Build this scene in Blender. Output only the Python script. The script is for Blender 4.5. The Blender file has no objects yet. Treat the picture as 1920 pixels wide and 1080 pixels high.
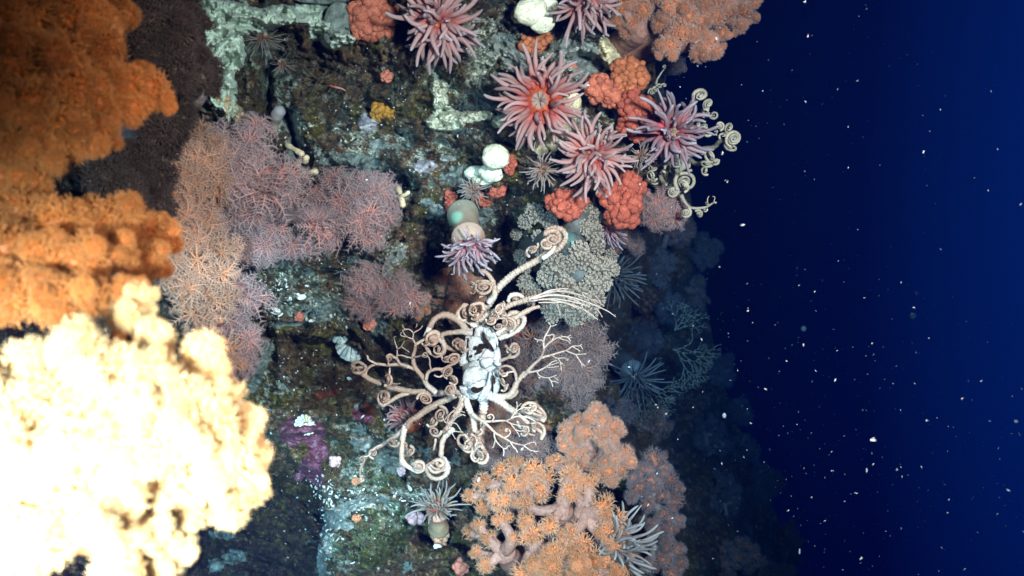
import bpy, math, random
import numpy as np
from mathutils import Vector, Matrix, Quaternion

# ------------------------------------------------------------------ camera, water light, lamps, exposure
scene = bpy.context.scene
COL = scene.collection
WIDE = 1.033                      # width of the picture one metre away
HAZE = 0.80                       # density of the water's haze, per metre
K = WIDE / 1920.0

cam_data = bpy.data.cameras.new('camera')
cam = bpy.data.objects.new('camera', cam_data)
COL.objects.link(cam)
cam.rotation_euler = (math.radians(90), 0, 0)
cam_data.sensor_width = 36.0
cam_data.lens = 36.0 / WIDE
cam_data.clip_start = 0.02
cam_data.clip_end = 60.0
cam_data.dof.use_dof = True
cam_data.dof.focus_distance = 0.93
cam_data.dof.aperture_fstop = 13.0
scene.camera = cam

world = bpy.data.worlds.new('World')
scene.world = world
world.use_nodes = True
wn = world.node_tree
wn.nodes.clear()
w_out = wn.nodes.new('ShaderNodeOutputWorld')
w_bg = wn.nodes.new('ShaderNodeBackground')
w_tc = wn.nodes.new('ShaderNodeTexCoord')
w_sep = wn.nodes.new('ShaderNodeSeparateXYZ')
w_map = wn.nodes.new('ShaderNodeMapRange')
w_map.inputs['From Min'].default_value = 0.20
w_map.inputs['From Max'].default_value = 0.50
w_rmp = wn.nodes.new('ShaderNodeValToRGB')
e = w_rmp.color_ramp.elements
e[0].position = 0.0; e[0].color = (0.0003, 0.0004, 0.012, 1)
e[1].position = 1.0; e[1].color = (0.002, 0.15, 0.28, 1)
k_ = e.new(0.45); k_.color = (0.0004, 0.010, 0.062, 1)
wn.links.new(w_tc.outputs['Generated'], w_sep.inputs[0])
wn.links.new(w_sep.outputs['X'], w_map.inputs['Value'])
wn.links.new(w_map.outputs[0], w_rmp.inputs[0])
wn.links.new(w_rmp.outputs[0], w_bg.inputs['Color'])
w_bg.inputs['Strength'].default_value = 1.0
wn.links.new(w_bg.outputs[0], w_out.inputs['Surface'])

def lamp(name, loc, target, watts, color, cone, blend, size):
    l = bpy.data.lights.new(name, 'SPOT')
    l.energy = watts; l.color = color
    l.spot_size = math.radians(cone); l.spot_blend = blend
    l.shadow_soft_size = size
    o = bpy.data.objects.new(name, l)
    COL.objects.link(o)
    o.location = loc
    dv = Vector(target) - Vector(loc)
    o.rotation_euler = dv.to_track_quat('-Z', 'Y').to_euler()
    return o

# the two floodlights and the pair of aiming lasers of the vehicle that carries the camera
lamp('floodlight', (0.23, -0.06, 0.10), (-0.03, 1.0, 0.01), 415.0, (1.0, 0.49, 0.315), 62, 1.0, 0.045)
lamp('floodlight', (-0.155, -0.06, -0.070), (-0.165, 0.34, -0.104), 320.0, (1.0, 0.775, 0.62), 44, 1.0, 0.03)

for lx, ly, ld, lw in ((861, 414, .93, 330.0), (1066, 447, .94, 200.0)):
    tx, tz = (lx - 960) * K * ld, (540 - ly) * K * ld
    lamp('laser', (tx, 0.0, tz), (tx, 1.0, tz), lw, (0.30, 1.0, 0.75), 1.0, 1.0, 0.0005)

scene.view_settings.view_transform = 'Standard'
scene.view_settings.look = 'None'
scene.view_settings.exposure = 0.0
scene.view_settings.gamma = 1.0
scene.view_settings.use_curve_mapping = False
scene.cycles.use_denoising = True
scene.cycles.max_bounces = 6
scene.cycles.diffuse_bounces = 2
scene.cycles.glossy_bounces = 2
scene.cycles.transmission_bounces = 4
scene.cycles.transparent_max_bounces = 24
scene.cycles.volume_bounces = 0
scene.cycles.sample_clamp_indirect = 4.0

rnd = random.Random(11)
rng = np.random.default_rng(11)

# ------------------------------------------------------------------ helpers
def P(px, py, d):
    return np.array([(px - 960.0) * K * d, d, (540.0 - py) * K * d])

def PV(px, py, d):
    px = np.asarray(px, float); py = np.asarray(py, float); d = np.asarray(d, float)
    return np.stack([(px - 960.0) * K * d, d, (540.0 - py) * K * d], -1)

def _hash(ix, iy, iz, seed):
    h = (ix * 374761393 + iy * 668265263 + iz * 2147483647 + seed * 974634777) & 0xFFFFFFFF
    h = ((h ^ (h >> 13)) * 1274126177) & 0xFFFFFFFF
    h = ((h ^ (h >> 16)) * 2246822519) & 0xFFFFFFFF
    return ((h ^ (h >> 15)) & 0xFFFFFF) / float(0xFFFFFF)

def vnoise(p, seed=0):
    p = np.asarray(p, float)
    i = np.floor(p).astype(np.int64)
    f = p - i
    f = f * f * f * (f * (f * 6 - 15) + 10)
    r = 0
    for dx in (0, 1):
        wx = f[..., 0] if dx else 1 - f[..., 0]
        for dy in (0, 1):
            wy = f[..., 1] if dy else 1 - f[..., 1]
            for dz in (0, 1):
                wz = f[..., 2] if dz else 1 - f[..., 2]
                r = r + wx * wy * wz * _hash(i[..., 0] + dx, i[..., 1] + dy, i[..., 2] + dz, seed)
    return r

def fbm(p, octv=4, seed=0, gain=0.5):
    p = np.asarray(p, float)
    a, s, n = 1.0, 0.0, 0.0
    for o in range(octv):
        s = s + a * vnoise(p, seed + o * 17)
        n += a; a *= gain
        p = p * 2.03 + 7.3
    return s / n

def ridged(p, octv=4, seed=0):
    p = np.asarray(p, float)
    a, s, n = 1.0, 0.0, 0.0
    for o in range(octv):
        s = s + a * (1 - np.abs(2 * vnoise(p, seed + o * 13) - 1))
        n += a; a *= 0.5
        p = p * 2.1 + 3.1
    return s / n

def sstep(a, b, x):
    t = np.clip((x - a) / (b - a), 0, 1)
    return t * t * (3 - 2 * t)

def unit(v):
    v = np.asarray(v, float)
    return v / (np.linalg.norm(v, axis=-1, keepdims=True) + 1e-12)

def perp(v):
    v = unit(v)
    a = np.where(np.abs(v[..., :1]) < 0.8, np.array([1.0, 0, 0]), np.array([0, 1.0, 0]))
    return unit(np.cross(v, a))

class MB:
    """collects vertices, quads and triangles, then links them as ONE mesh object"""
    def __init__(s):
        s.V = []; s.Q = []; s.T = []; s.t = []; s.qm = []; s.tm = []; s.n = 0
    def add(s, V, quads=None, tris=None, t=0.0, m=0):
        V = np.asarray(V, float).reshape(-1, 3)
        s.V.append(V)
        s.t.append(np.broadcast_to(np.asarray(t, float), (len(V),)))
        if quads is not None and len(quads):
            q = np.asarray(quads, np.int64) + s.n; s.Q.append(q); s.qm.append(np.full(len(q), m))
        if tris is not None and len(tris):
            q = np.asarray(tris, np.int64) + s.n; s.T.append(q); s.tm.append(np.full(len(q), m))
        s.n += len(V)
    def mesh(s, name, mats, smooth=True, off=None, colors=None):
        V = np.concatenate(s.V) if s.V else np.zeros((0, 3))
        if off is not None: V = V - np.asarray(off)
        Q = np.concatenate(s.Q) if s.Q else np.zeros((0, 4), np.int64)
        T = np.concatenate(s.T) if s.T else np.zeros((0, 3), np.int64)
        me = bpy.data.meshes.new(name)
        me.vertices.add(len(V)); me.vertices.foreach_set('co', V.astype(np.float32).ravel())
        loops = np.concatenate([Q.ravel(), T.ravel()]).astype(np.int32)
        me.loops.add(len(loops)); me.loops.foreach_set('vertex_index', loops)
        me.polygons.add(len(Q) + len(T))
        start = np.concatenate([np.arange(len(Q)) * 4, len(Q) * 4 + np.arange(len(T)) * 3]).astype(np.int32)
        me.polygons.foreach_set('loop_start', start)
        mi = np.concatenate([np.concatenate(s.qm) if s.qm else np.zeros(0), np.concatenate(s.tm) if s.tm else np.zeros(0)]).astype(np.int32)
        for m in (mats if isinstance(mats, (list, tuple)) else [mats]): me.materials.append(m)
        me.polygons.foreach_set('material_index', mi)
        me.polygons.foreach_set('use_smooth', np.full(len(mi), smooth))
        at = me.attributes.new('t', 'FLOAT', 'POINT')
        at.data.foreach_set('value', np.concatenate(s.t).astype(np.float32))
        if colors is not None:
            ca = me.color_attributes.new('pigment', 'FLOAT_COLOR', 'POINT')
            ca.data.foreach_set('color', np.concatenate([colors, np.ones((len(V), 1))], 1).astype(np.float32).ravel())
        me.update(); me.validate()
        return me
    def build(s, name, mats, parent=None, smooth=True, colors=None):
        off = np.array(parent_loc(parent)) if parent else None
        return link(name, s.mesh(name, mats, smooth, off, colors), parent)

def parent_loc(o):
    p = Vector((0, 0, 0))
    while o:
        p = p + o.location; o = o.parent
    return p

def link(name, me, parent=None):
    o = bpy.data.objects.new(name, me)
    COL.objects.link(o)
    if parent: o.parent = parent
    return o

def tag(o, label, cat, group=None, kind=None):
    o['label'] = label; o['category'] = cat
    if group: o['group'] = group
    if kind: o['kind'] = kind
    return o

def thing(name, label, cat, loc, group=None):
    o = bpy.data.objects.new(name, None)
    COL.objects.link(o)
    o.empty_display_size = 0.02
    o.location = Vector([float(c) for c in loc])
    return tag(o, label, cat, group)

def tubes(mb, paths, radii, sides=5, t=None, m=0, cap=True, ref=None):
    """N short tubes at once: paths [N,K,3], radii [N,K]"""
    paths = np.asarray(paths, float); radii = np.asarray(radii, float)
    N, Kn, _ = paths.shape
    tan = np.gradient(paths, axis=1)
    tan = unit(tan)
    if ref is None: ref = perp(paths[:, -1] - paths[:, 0])
    a = ref[:, None, :] - tan * np.sum(ref[:, None, :] * tan, -1, keepdims=True)
    a = unit(a); b = np.cross(tan, a)
    ang = np.arange(sides) * 2 * math.pi / sides
    V = paths[:, :, None, :] + radii[:, :, None, None] * (np.cos(ang)[None, None, :, None] * a[:, :, None, :] + np.sin(ang)[None, None, :, None] * b[:, :, None, :])
    tt = np.linspace(0, 1, Kn)[None, :] if t is None else np.asarray(t)
    tt = np.broadcast_to(tt, (N, Kn))
    base = (np.arange(N) * Kn * sides)[:, None, None] + (np.arange(Kn - 1) * sides)[None, :, None]
    j = np.arange(sides)[None, None, :]; j2 = (j + 1) % sides
    quads = np.stack([base + j, base + j2, base + j2 + sides, base + j + sides], -1).reshape(-1, 4)
    V = V.reshape(-1, 3); tv = np.repeat(tt[:, :, None], sides, 2).ravel()
    tris = None
    if cap:
        tip = paths[:, -1] + tan[:, -1] * radii[:, -1:] * 0.8
        ti = len(V) + np.arange(N)
        lb = (np.arange(N) * Kn * sides + (Kn - 1) * sides)[:, None]
        jj = np.arange(sides)[None, :]
        tris = np.stack([lb + jj, lb + (jj + 1) % sides, np.broadcast_to(ti[:, None], (N, sides))], -1).reshape(-1, 3)
        V = np.concatenate([V, tip]); tv = np.concatenate([tv, tt[:, -1]])
    mb.add(V, quads, tris, tv, m)

def spline(pts, step):
    """Catmull-Rom through pts [n,d], resampled at about `step`"""
    pts = np.asarray(pts, float)
    if len(pts) < 3:
        n = max(3, int(np.linalg.norm(pts[1] - pts[0]) / step))
        return pts[0] + np.linspace(0, 1, n)[:, None] * (pts[1] - pts[0])
    q = np.concatenate([[2 * pts[0] - pts[1]], pts, [2 * pts[-1] - pts[-2]]])
    out = []
    for i in range(1, len(q) - 2):
        n = max(2, int(np.linalg.norm(q[i + 1][:3] - q[i][:3]) / step))
        u = np.linspace(0, 1, n, endpoint=False)[:, None]
        a, b, c, d = q[i - 1], q[i], q[i + 1], q[i + 2]
        out.append(0.5 * ((2 * b) + (-a + c) * u + (2 * a - 5 * b + 4 * c - d) * u ** 2 + (-a + 3 * b - 3 * c + d) * u ** 3))
    out.append(q[-2][None])
    return np.concatenate(out)

def longtube(mb, pts, rad, sides=8, t=None, m=0):
    """one tube along a curve with parallel transport"""
    pts = np.asarray(pts, float); n = len(pts)
    rad = np.broadcast_to(np.asarray(rad, float), (n,))
    tan = unit(np.gradient(pts, axis=0))
    a = perp(tan[0])
    A = np.zeros((n, 3))
    for i in range(n):
        a = a - tan[i] * np.dot(a, tan[i]); a = a / (np.linalg.norm(a) + 1e-12)
        A[i] = a
    B = np.cross(tan, A)
    ang = np.arange(sides) * 2 * math.pi / sides
    V = pts[:, None] + rad[:, None, None] * (np.cos(ang)[None, :, None] * A[:, None] + np.sin(ang)[None, :, None] * B[:, None])
    base = (np.arange(n - 1) * sides)[:, None]; j = np.arange(sides)[None]; j2 = (j + 1) % sides
    quads = np.stack([base + j, base + j2, base + j2 + sides, base + j + sides], -1).reshape(-1, 4)
    V = V.reshape(-1, 3)
    tt = np.linspace(0, 1, n) if t is None else np.broadcast_to(np.asarray(t, float), (n,))
    tv = np.concatenate([np.repeat(tt, sides), [tt[0], tt[-1]]])
    c0, c1 = len(V), len(V) + 1
    V = np.concatenate([V, [pts[0] - tan[0] * rad[0] * 0.7], [pts[-1] + tan[-1] * rad[-1] * 0.8]])
    jj = np.arange(sides); k2 = (jj + 1) % sides; lb = (n - 1) * sides
    tris = np.concatenate([np.stack([k2, jj, np.full(sides, c0)], -1), np.stack([lb + jj, lb + k2, np.full(sides, c1)], -1)])
    mb.add(V, quads, tris, tv, m)

_ICO = {}
def ico(sub):
    if sub not in _ICO:
        import bmesh
        bm = bmesh.new(); bmesh.ops.create_icosphere(bm, subdivisions=sub, radius=1.0)
        bm.verts.ensure_lookup_table()
        V = np.array([v.co[:] for v in bm.verts]); F = np.array([[v.index for v in f.verts] for f in bm.faces]); bm.free()
        _ICO[sub] = (V, F)
    return _ICO[sub]

def fib(n, jit=0.0):
    i = np.arange(n) + 0.5
    ph = np.arccos(1 - 2 * i / n); th = math.pi * (1 + 5 ** 0.5) * i
    v = np.stack([np.cos(th) * np.sin(ph), np.sin(th) * np.sin(ph), np.cos(ph)], -1)
    if jit: v = unit(v + rng.normal(0, jit, v.shape))
    return v

def blob(mb, c, r, sub=3, amp=0.15, freq=1.6, seed=0, t=0.0, m=0, fine=0.0):
    V, F = ico(sub)
    n = 1 + amp * (fbm(V * freq + seed * 3.7, 3, seed) - 0.5) * 2
    if fine: n = n + fine * (fbm(V * freq * 6 + seed, 2, seed + 5) - 0.5) * 2
    mb.add(np.asarray(c) + V * n[:, None] * np.asarray(r), None, F, t, m)

def quat_from(z, x=None):
    z = unit(z)
    if x is None: x = perp(z)
    x = unit(x - z * np.dot(x, z)); y = np.cross(z, x)
    return Matrix(((x[0], y[0], z[0]), (x[1], y[1], z[1]), (x[2], y[2], z[2]))).to_quaternion()

def inst(name, me, parent, loc, q, sc):
    """a child that shares mesh data; loc is a world position"""
    o = link(name, me, parent)
    o.location = Vector([float(c) for c in loc]) - parent_loc(parent)
    o.rotation_mode = 'QUATERNION'; o.rotation_quaternion = q
    o.scale = (sc, sc, sc) if np.isscalar(sc) else sc
    return o

def view(px, py):
    """towards-camera, right and up at a picture position"""
    v = -unit(P(px, py, 1.0)); up = unit(np.array([0, 0, 1.0]) - v * v[2]); return v, np.cross(up, v), up

# ------------------------------------------------------------------ materials
class NT:
    def __init__(s, name):
        s.m = bpy.data.materials.new(name); s.m.use_nodes = True
        s.t = s.m.node_tree; s.t.nodes.clear()
        s.out = s.n('ShaderNodeOutputMaterial')
    def n(s, kind, **kw):
        o = s.t.nodes.new(kind)
        for k, v in kw.items(): setattr(o, k, v)
        return o
    def l(s, a, b): s.t.links.new(a, b)
    def noise(s, scale, detail=4, rough=0.6, coord='Object'):
        tc = s.n('ShaderNodeTexCoord'); n = s.n('ShaderNodeTexNoise')
        n.inputs['Scale'].default_value = scale; n.inputs['Detail'].default_value = detail; n.inputs['Roughness'].default_value = rough
        s.l(tc.outputs[coord], n.inputs['Vector']); return n.outputs[0]
    def ramp(s, fac, stops):
        r = s.n('ShaderNodeValToRGB'); el = r.color_ramp.elements
        while len(el) < len(stops): el.new(0.5)
        for i, (p, c) in enumerate(stops):
            el[i].position = p; el[i].color = (*c, 1)
        s.l(fac, r.inputs[0]); return r.outputs[0]
    def mix(s, fac, a, b, mode='MIX'):
        x = s.n('ShaderNodeMix', data_type='RGBA', blend_type=mode)
        for v, i in ((fac, 0), (a, 6), (b, 7)):
            if hasattr(v, 'is_output'): s.l(v, x.inputs[i])
            else: x.inputs[i].default_value = v if i == 0 else (*v, 1)
        return x.outputs[2]
    def attr(s, name):
        a = s.n('ShaderNodeAttribute', attribute_name=name); return a
    def bump(s, h, strength, dist):
        b = s.n('ShaderNodeBump'); b.inputs['Strength'].default_value = strength; b.inputs['Distance'].default_value = dist
        s.l(h, b.inputs['Height']); return b.outputs[0]

def tissue(name, stops, vary=0.35, rough=0.55, trans=0.35, alpha=0.0, alpha_base=0.0, spec=0.25, scale=300.0, bump=0.3, dist=0.0008, hue=0.0, sss=0.0):
    """soft living tissue: pigment runs along attribute t, mottled; light passes through thin parts"""
    k = NT(name)
    t = k.attr('t')
    col = k.ramp(t.outputs['Fac'], stops)
    nz = k.noise(scale, 4, 0.65)
    dark = k.ramp(nz, [(0.3, (1 - vary,) * 3), (0.7, (1 + vary * 0.4,) * 3)])
    col = k.mix(1.0, col, dark, 'MULTIPLY')
    oi = k.n('ShaderNodeObjectInfo')
    hs = k.n('ShaderNodeHueSaturation')
    mr = k.n('ShaderNodeMapRange'); mr.inputs['To Min'].default_value = 0.78; mr.inputs['To Max'].default_value = 1.2
    k.l(oi.outputs['Random'], mr.inputs['Value']); k.l(mr.outputs[0], hs.inputs['Value'])
    k.l(col, hs.inputs['Color']); col = hs.outputs[0]
    p = k.n('ShaderNodeBsdfPrincipled')
    k.l(col, p.inputs['Base Color']); p.inputs['Roughness'].default_value = rough
    p.inputs['Specular IOR Level'].default_value = spec
    if sss:
        p.inputs['Subsurface Weight'].default_value = 1.0; p.inputs['Subsurface Radius'].default_value = (1.0, 0.5, 0.35); p.inputs['Subsurface Scale'].default_value = sss
    if bump:
        k.l(k.bump(nz, bump, dist), p.inputs['Normal'])
    sh = p.outputs[0]
    if trans:
        tr = k.n('ShaderNodeBsdfTranslucent'); k.l(col, tr.inputs['Color'])
        mx = k.n('ShaderNodeMixShader'); mx.inputs[0].default_value = trans
        k.l(sh, mx.inputs[1]); k.l(tr.outputs[0], mx.inputs[2]); sh = mx.outputs[0]
    if alpha or alpha_base:
        tp = k.n('ShaderNodeBsdfTransparent')
        mr2 = k.n('ShaderNodeMapRange'); mr2.inputs['To Min'].default_value = alpha_base; mr2.inputs['To Max'].default_value = alpha
        k.l(t.outputs['Fac'], mr2.inputs['Value'])
        mx = k.n('ShaderNodeMixShader'); k.l(mr2.outputs[0], mx.inputs[0]); k.l(sh, mx.inputs[1]); k.l(tp.outputs[0], mx.inputs[2]); sh = mx.outputs[0]
    k.l(sh, k.out.inputs[0])
    return k.m

def crusty(name, c0, c1, c2=None, scale=120.0, rough=0.8, bump=0.6, dist=0.002, spec=0.2, lo=0.35, hi=0.65, pores=0.0):
    """crusts, shells, sponges: two or three mottled pigments with grain"""
    k = NT(name)
    n1 = k.noise(scale, 6, 0.65)
    stops = [(lo, c0), (hi, c1)] + ([(min(0.99, hi + 0.12), c2)] if c2 else [])
    col = k.ramp(n1, stops)
    n2 = k.noise(scale * 7, 3, 0.6)
    if pores:
        col = k.mix(k.ramp(n2, [(0.60, (0, 0, 0)), (0.68, (pores,) * 3)]), col, tuple(c * 0.25 for c in c0))
    p = k.n('ShaderNodeBsdfPrincipled'); k.l(col, p.inputs['Base Color'])
    p.inputs['Roughness'].default_value = rough; p.inputs['Specular IOR Level'].default_value = spec
    add = k.n('ShaderNodeMath', operation='ADD'); k.l(n1, add.inputs[0]); k.l(n2, add.inputs[1])
    k.l(k.bump(add.outputs[0], bump, dist), p.inputs['Normal'])
    k.l(p.outputs[0], k.out.inputs[0])
    return k.m
# ------------------------------------------------------------------ the rock wall
_EY = np.array([-300, 0, 100, 170, 300, 400, 450, 520, 600, 700, 800, 900, 1000, 1350.])
_EX = np.array([1300, 1290, 1230, 1225, 1262, 1235, 1170, 1120, 1090, 1095, 1140, 1215, 1255, 1300.])
_SX = np.array([1330, 1312, 1255, 1245, 1285, 1300, 1306, 1312, 1330, 1350, 1385, 1420, 1475, 1570.])
_FD = np.array([1.3, 1.3, 1.25, 1.25, 1.35, 1.6, 1.75, 1.9, 2.0, 2.1, 2.2, 2.2, 2.2, 2.1])
def edge(py): return np.interp(py, _EY, _EX)
def sil(py): return np.interp(py, _EY, _SX)

# broad dents (+) and swellings (-): px, py, rx, ry, metres
DENTS = [(925, 440, 55, 70, .12), (640, 690, 70, 35, .035), (905, 570, 60, 50, .08), (870, 690, 150, 120, .07), (1010, 650, 120, 110, .10),
         (480, 960, 100, 130, .05), (575, 130, 70, 60, .04), (700, 130, 90, 30, .03), (745, 150, 60, 30, .03), (1105, 470, 60, 60, .10),
         (880, 90, 110, 70, -.03), (690, 860, 110, 90, -.05), (700, 990, 110, 90, -.03), (1040, 250, 150, 130, -.05), (660, 320, 110, 35, -.02),
         (680, 520, 90, 30, -.03), (500, 560, 70, 60, -.035), (560, 800, 60, 60, -.03), (1000, 40, 90, 60, -.03), (460, 40, 150, 50, -.03),
         (1060, 960, 200, 120, .06), (480, 180, 30, 110, -.035), (850, 220, 90, 30, -.015), (800, 300, 140, 25, -.015)]
def wall_base(px, py):
    px = np.asarray(px, float); py = np.asarray(py, float)
    d = np.full(px.shape, 1.0)
    d = d - 0.42 * sstep(330, -250, px)
    for x, y, rx, ry, a in DENTS:
        d = d + a * np.exp(-((px - x) / rx) ** 2 - ((py - y) / ry) ** 2)
    e = edge(py); s = sil(py)
    u = np.clip((px - e) / np.maximum(s - e, 1), 0, 1)
    fd = np.interp(py, _EY, _FD)
    lump = 0.10 * np.sin(py / 31.0 + 0.6 * np.sin(px / 23.0)) * np.sin(px / 37.0 + py / 90.0)
    d = d + (fd - 1.0) * u ** 0.75 + lump * np.minimum(u * 6, 1) * (fd > 1.5)
    d = d + 0.05 * sstep(-80, 0, px - e)
    return d

NX, NY, PX0, PY0, PY1 = 640, 540, -420.0, -260.0, 1340.0
NB = 14
ys = np.linspace(PY0, PY1, NY)
us = np.linspace(0, 1, NX)
GX = PX0 + us[None, :] * (sil(ys)[:, None] - PX0)
GY = np.broadcast_to(ys[:, None], GX.shape).copy()
D = wall_base(GX, GY)
xz = np.stack([GX / 100.0, GY / 100.0, np.zeros_like(GX)], -1)
warp = np.stack([fbm(xz * 1.1, 3, 51), fbm(xz * 1.1 + 9, 3, 52), np.zeros_like(GX)], -1) - np.array([.5, .5, 0])
q1 = xz + warp * 0.9
ca, sa = math.cos(0.16), math.sin(0.16)
st = np.stack([(q1[..., 0] * ca + q1[..., 1] * sa) * 0.55, (-q1[..., 0] * sa + q1[..., 1] * ca) * 2.6, q1[..., 2]], -1)
layers = ridged(st, 4, 31)                       # bedding that dips gently to the right
rough = fbm(q1 * 2.2, 6, 5, 0.55)
grit = fbm(xz * 16.0, 4, 8, 0.6)
knobs = ridged(q1 * 4.3 + 3, 3, 77)
D = D - 0.105 * (layers - 0.6) - 0.105 * (rough - 0.5) - 0.030 * (grit - 0.5) - 0.032 * (knobs - 0.6)
# cracks, edges and ledges one can follow
wob = (rough - 0.5) * 60
D = D + 0.075 * np.exp(-((GX - 548 - 0.22 * (GY - 240) - wob * 0.4) / 8.0) ** 2) * sstep(190, 215, GY) * sstep(345, 305, GY)
D = D + 0.05 * np.exp(-((GX - 500 + wob * 0.3) / 6.0) ** 2) * sstep(90, 120, GY) * sstep(235, 200, GY)
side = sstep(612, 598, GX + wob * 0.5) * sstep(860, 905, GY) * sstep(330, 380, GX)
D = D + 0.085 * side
under = sstep(0, 9, GY - 622 - 0.04 * (GX - 560) - wob * 0.25) * sstep(820, 690, GY) * sstep(470, 505, GX) * sstep(760, 700, GX)
D = D + 0.035 * under
for (y0, sl, x0, x1, dep) in ((262, .16, 690, 960, .022), (318, .14, 700, 960, .02), (402, .05, 600, 830, .03), (445, .02, 600, 840, .018), (500, .04, 440, 640, .03), (545, .1, 620, 800, .02)):
    D = D + dep * np.exp(-np.clip((GY - y0 - sl * (GX - x0) - wob * 0.3) / 16.0, 0, 9) ** 1.2) * (GY > y0 + sl * (GX - x0) + wob * 0.3) * sstep(x0 - 20, x0 + 20, GX) * sstep(x1 + 20, x1 - 20, GX)

def rock_d(px, py):
    px = np.asarray(px, float); py = np.asarray(py, float)
    fy = np.clip((py - PY0) / (PY1 - PY0) * (NY - 1), 0, NY - 1.001)
    fx = np.clip((px - PX0) / (sil(py) - PX0) * (NX - 1), 0, NX - 1.001)
    iy = fy.astype(int); ix = fx.astype(int); ay = fy - iy; ax = fx - ix
    return (D[iy, ix] * (1 - ax) * (1 - ay) + D[iy, ix + 1] * ax * (1 - ay) + D[iy + 1, ix] * (1 - ax) * ay + D[iy + 1, ix + 1] * ax * ay)
def rock_s(px, py, r=14):
    """the wall's depth without its small bumps"""
    o = np.array([-1, -.5, 0, .5, 1]) * r
    return float(np.mean([rock_d(np.array(px + a), np.array(py + b)) for a in o for b in o]))

# pigment of the stone and its thin living film, in large patches
def patch(x, y, rx, ry, soft=0.7):
    q = ((GX - x) / rx) ** 2 + ((GY - y) / ry) ** 2 + (rough - 0.5) * 5.0 + (grit - 0.5) * 2.2
    return sstep(1.0, 1.0 - soft, q)
n_a = fbm(xz * 1.7 + 20, 5, 91); n_b = fbm(xz * 3.4 + 40, 5, 92); n_c = fbm(xz * 7.5, 4, 93, 0.6)
c = np.zeros(GX.shape + (3,))
def lay(mask, col):
    global c
    c = c * (1 - mask[..., None]) + np.array(col) * mask[..., None]
lay(np.ones_like(GX), (0.075, 0.052, 0.032))
lay(sstep(.50, .62, n_a), (0.14, 0.09, 0.05))
lay(sstep(.52, .66, n_b) * .8, (0.05, 0.062, 0.048))
lay(sstep(.58, .66, n_c) * .8, (0.20, 0.13, 0.075))
lay(sstep(.60, .70, fbm(xz * 2.4 + 70, 4, 95)) * .9, (0.12, 0.10, 0.03))
for a in ((670, 870, 110, 110), (700, 960, 90, 60), (500, 545, 70, 55), (930, 110, 120, 60), (1010, 100, 130, 60), (620, 570, 90, 45), (690, 590, 80, 40), (860, 350, 90, 25), (490, 110, 40, 60)):
    lay(patch(*a) * sstep(.30, .62, n_b) * .85, (0.14, 0.18, 0.13))
for a in ((660, 990, 100, 90), (760, 1020, 110, 60)):
    lay(patch(*a) * .8, (0.060, 0.062, 0.014))
lay(patch(690, 965, 70, 50) * .7, (0.085, 0.13, 0.03))
pale = sstep(.57, .64, fbm(xz * 5.2 + 5, 5, 96, 0.62))
zone = np.zeros_like(GX)
for a in ((640, 300, 140, 60), (700, 330, 110, 50), (960, 90, 130, 80), (1060, 200, 120, 140), (690, 860, 100, 120), (620, 980, 50, 110), (640, 590, 130, 40), (540, 540, 90, 60), (820, 300, 120, 60), (720, 480, 90, 50), (920, 330, 80, 40), (560, 220, 40, 90), (880, 400, 60, 40), (1080, 60, 60, 60), (700, 940, 90, 50), (740, 860, 60, 50), (610, 560, 110, 40), (500, 700, 40, 70), (1000, 90, 130, 70), (870, 120, 90, 60), (760, 470, 60, 40), (1080, 150, 60, 60)):
    zone = np.maximum(zone, patch(*a))
lay(np.clip(pale * 1.4, 0, 1) * zone, (0.50, 0.56, 0.50))
lay(sstep(.50, .57, fbm(xz * 8.3 + 15, 5, 99, 0.68)) * zone * sstep(.44, .52, n_b) * .9, (0.40, 0.46, 0.40))
lay(sstep(.62, .67, fbm(xz * 11 + 5, 4, 97, 0.6)) * (0.25 + .75 * zone), (0.52, 0.56, 0.49))
lay(sstep(.74, .77, fbm(xz * 5 + 55, 4, 98, 0.6)) * .4, (0.13, 0.035, 0.02))
rust = patch(600, 720, 110, 60) + patch(560, 650, 60, 40) + patch(640, 740, 80, 40)
lay(np.clip(rust, 0, 1) * sstep(.45, .6, n_b) * .8, (0.085, 0.040, 0.010))
lay(side * .8, (0.030, 0.018, 0.012))  # darker brown laid over the recessed side
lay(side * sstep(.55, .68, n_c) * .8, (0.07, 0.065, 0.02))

back_u = np.linspace(0, 1, NB + 1)[1:]
BX = GX[:, -1:] - 30 * back_u[None] - 40 * back_u[None] ** 2
BY = np.broadcast_to(ys[:, None], BX.shape)
BD = D[:, -1:] * (1 + 0.05 * back_u[None] + 1.9 * back_u[None] ** 2)
allV = PV(np.concatenate([GX, BX], 1), np.concatenate([GY, BY], 1), np.concatenate([D, BD], 1))
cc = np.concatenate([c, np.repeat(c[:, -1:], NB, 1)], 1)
W_ = NX + NB
idx = np.arange(NY * W_).reshape(NY, W_)
quads = np.stack([idx[:-1, :-1], idx[1:, :-1], idx[1:, 1:], idx[:-1, 1:]], -1).reshape(-1, 4)
rk = NT('rock')
pa = rk.attr('pigment')
n1 = rk.noise(420, 5, 0.7); n2 = rk.noise(1500, 3, 0.7); n3 = rk.noise(130, 6, 0.75)
col = rk.mix(1.0, pa.outputs['Color'], rk.ramp(n1, [(0.30, (0.30, 0.30, 0.32)), (0.50, (0.95, 0.95, 0.95)), (0.72, (2.3, 2.2, 2.0))]), 'MULTIPLY')
col = rk.mix(1.0, col, rk.ramp(n3, [(0.35, (0.16, 0.16, 0.17)), (0.50, (0.85, 0.82, 0.8)), (0.63, (2.4, 2.3, 2.1))]), 'MULTIPLY')
col = rk.mix(rk.ramp(n2, [(0.64, (0, 0, 0)), (0.70, (0.7, 0.7, 0.7))]), col, (0.40, 0.42, 0.36))
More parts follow.
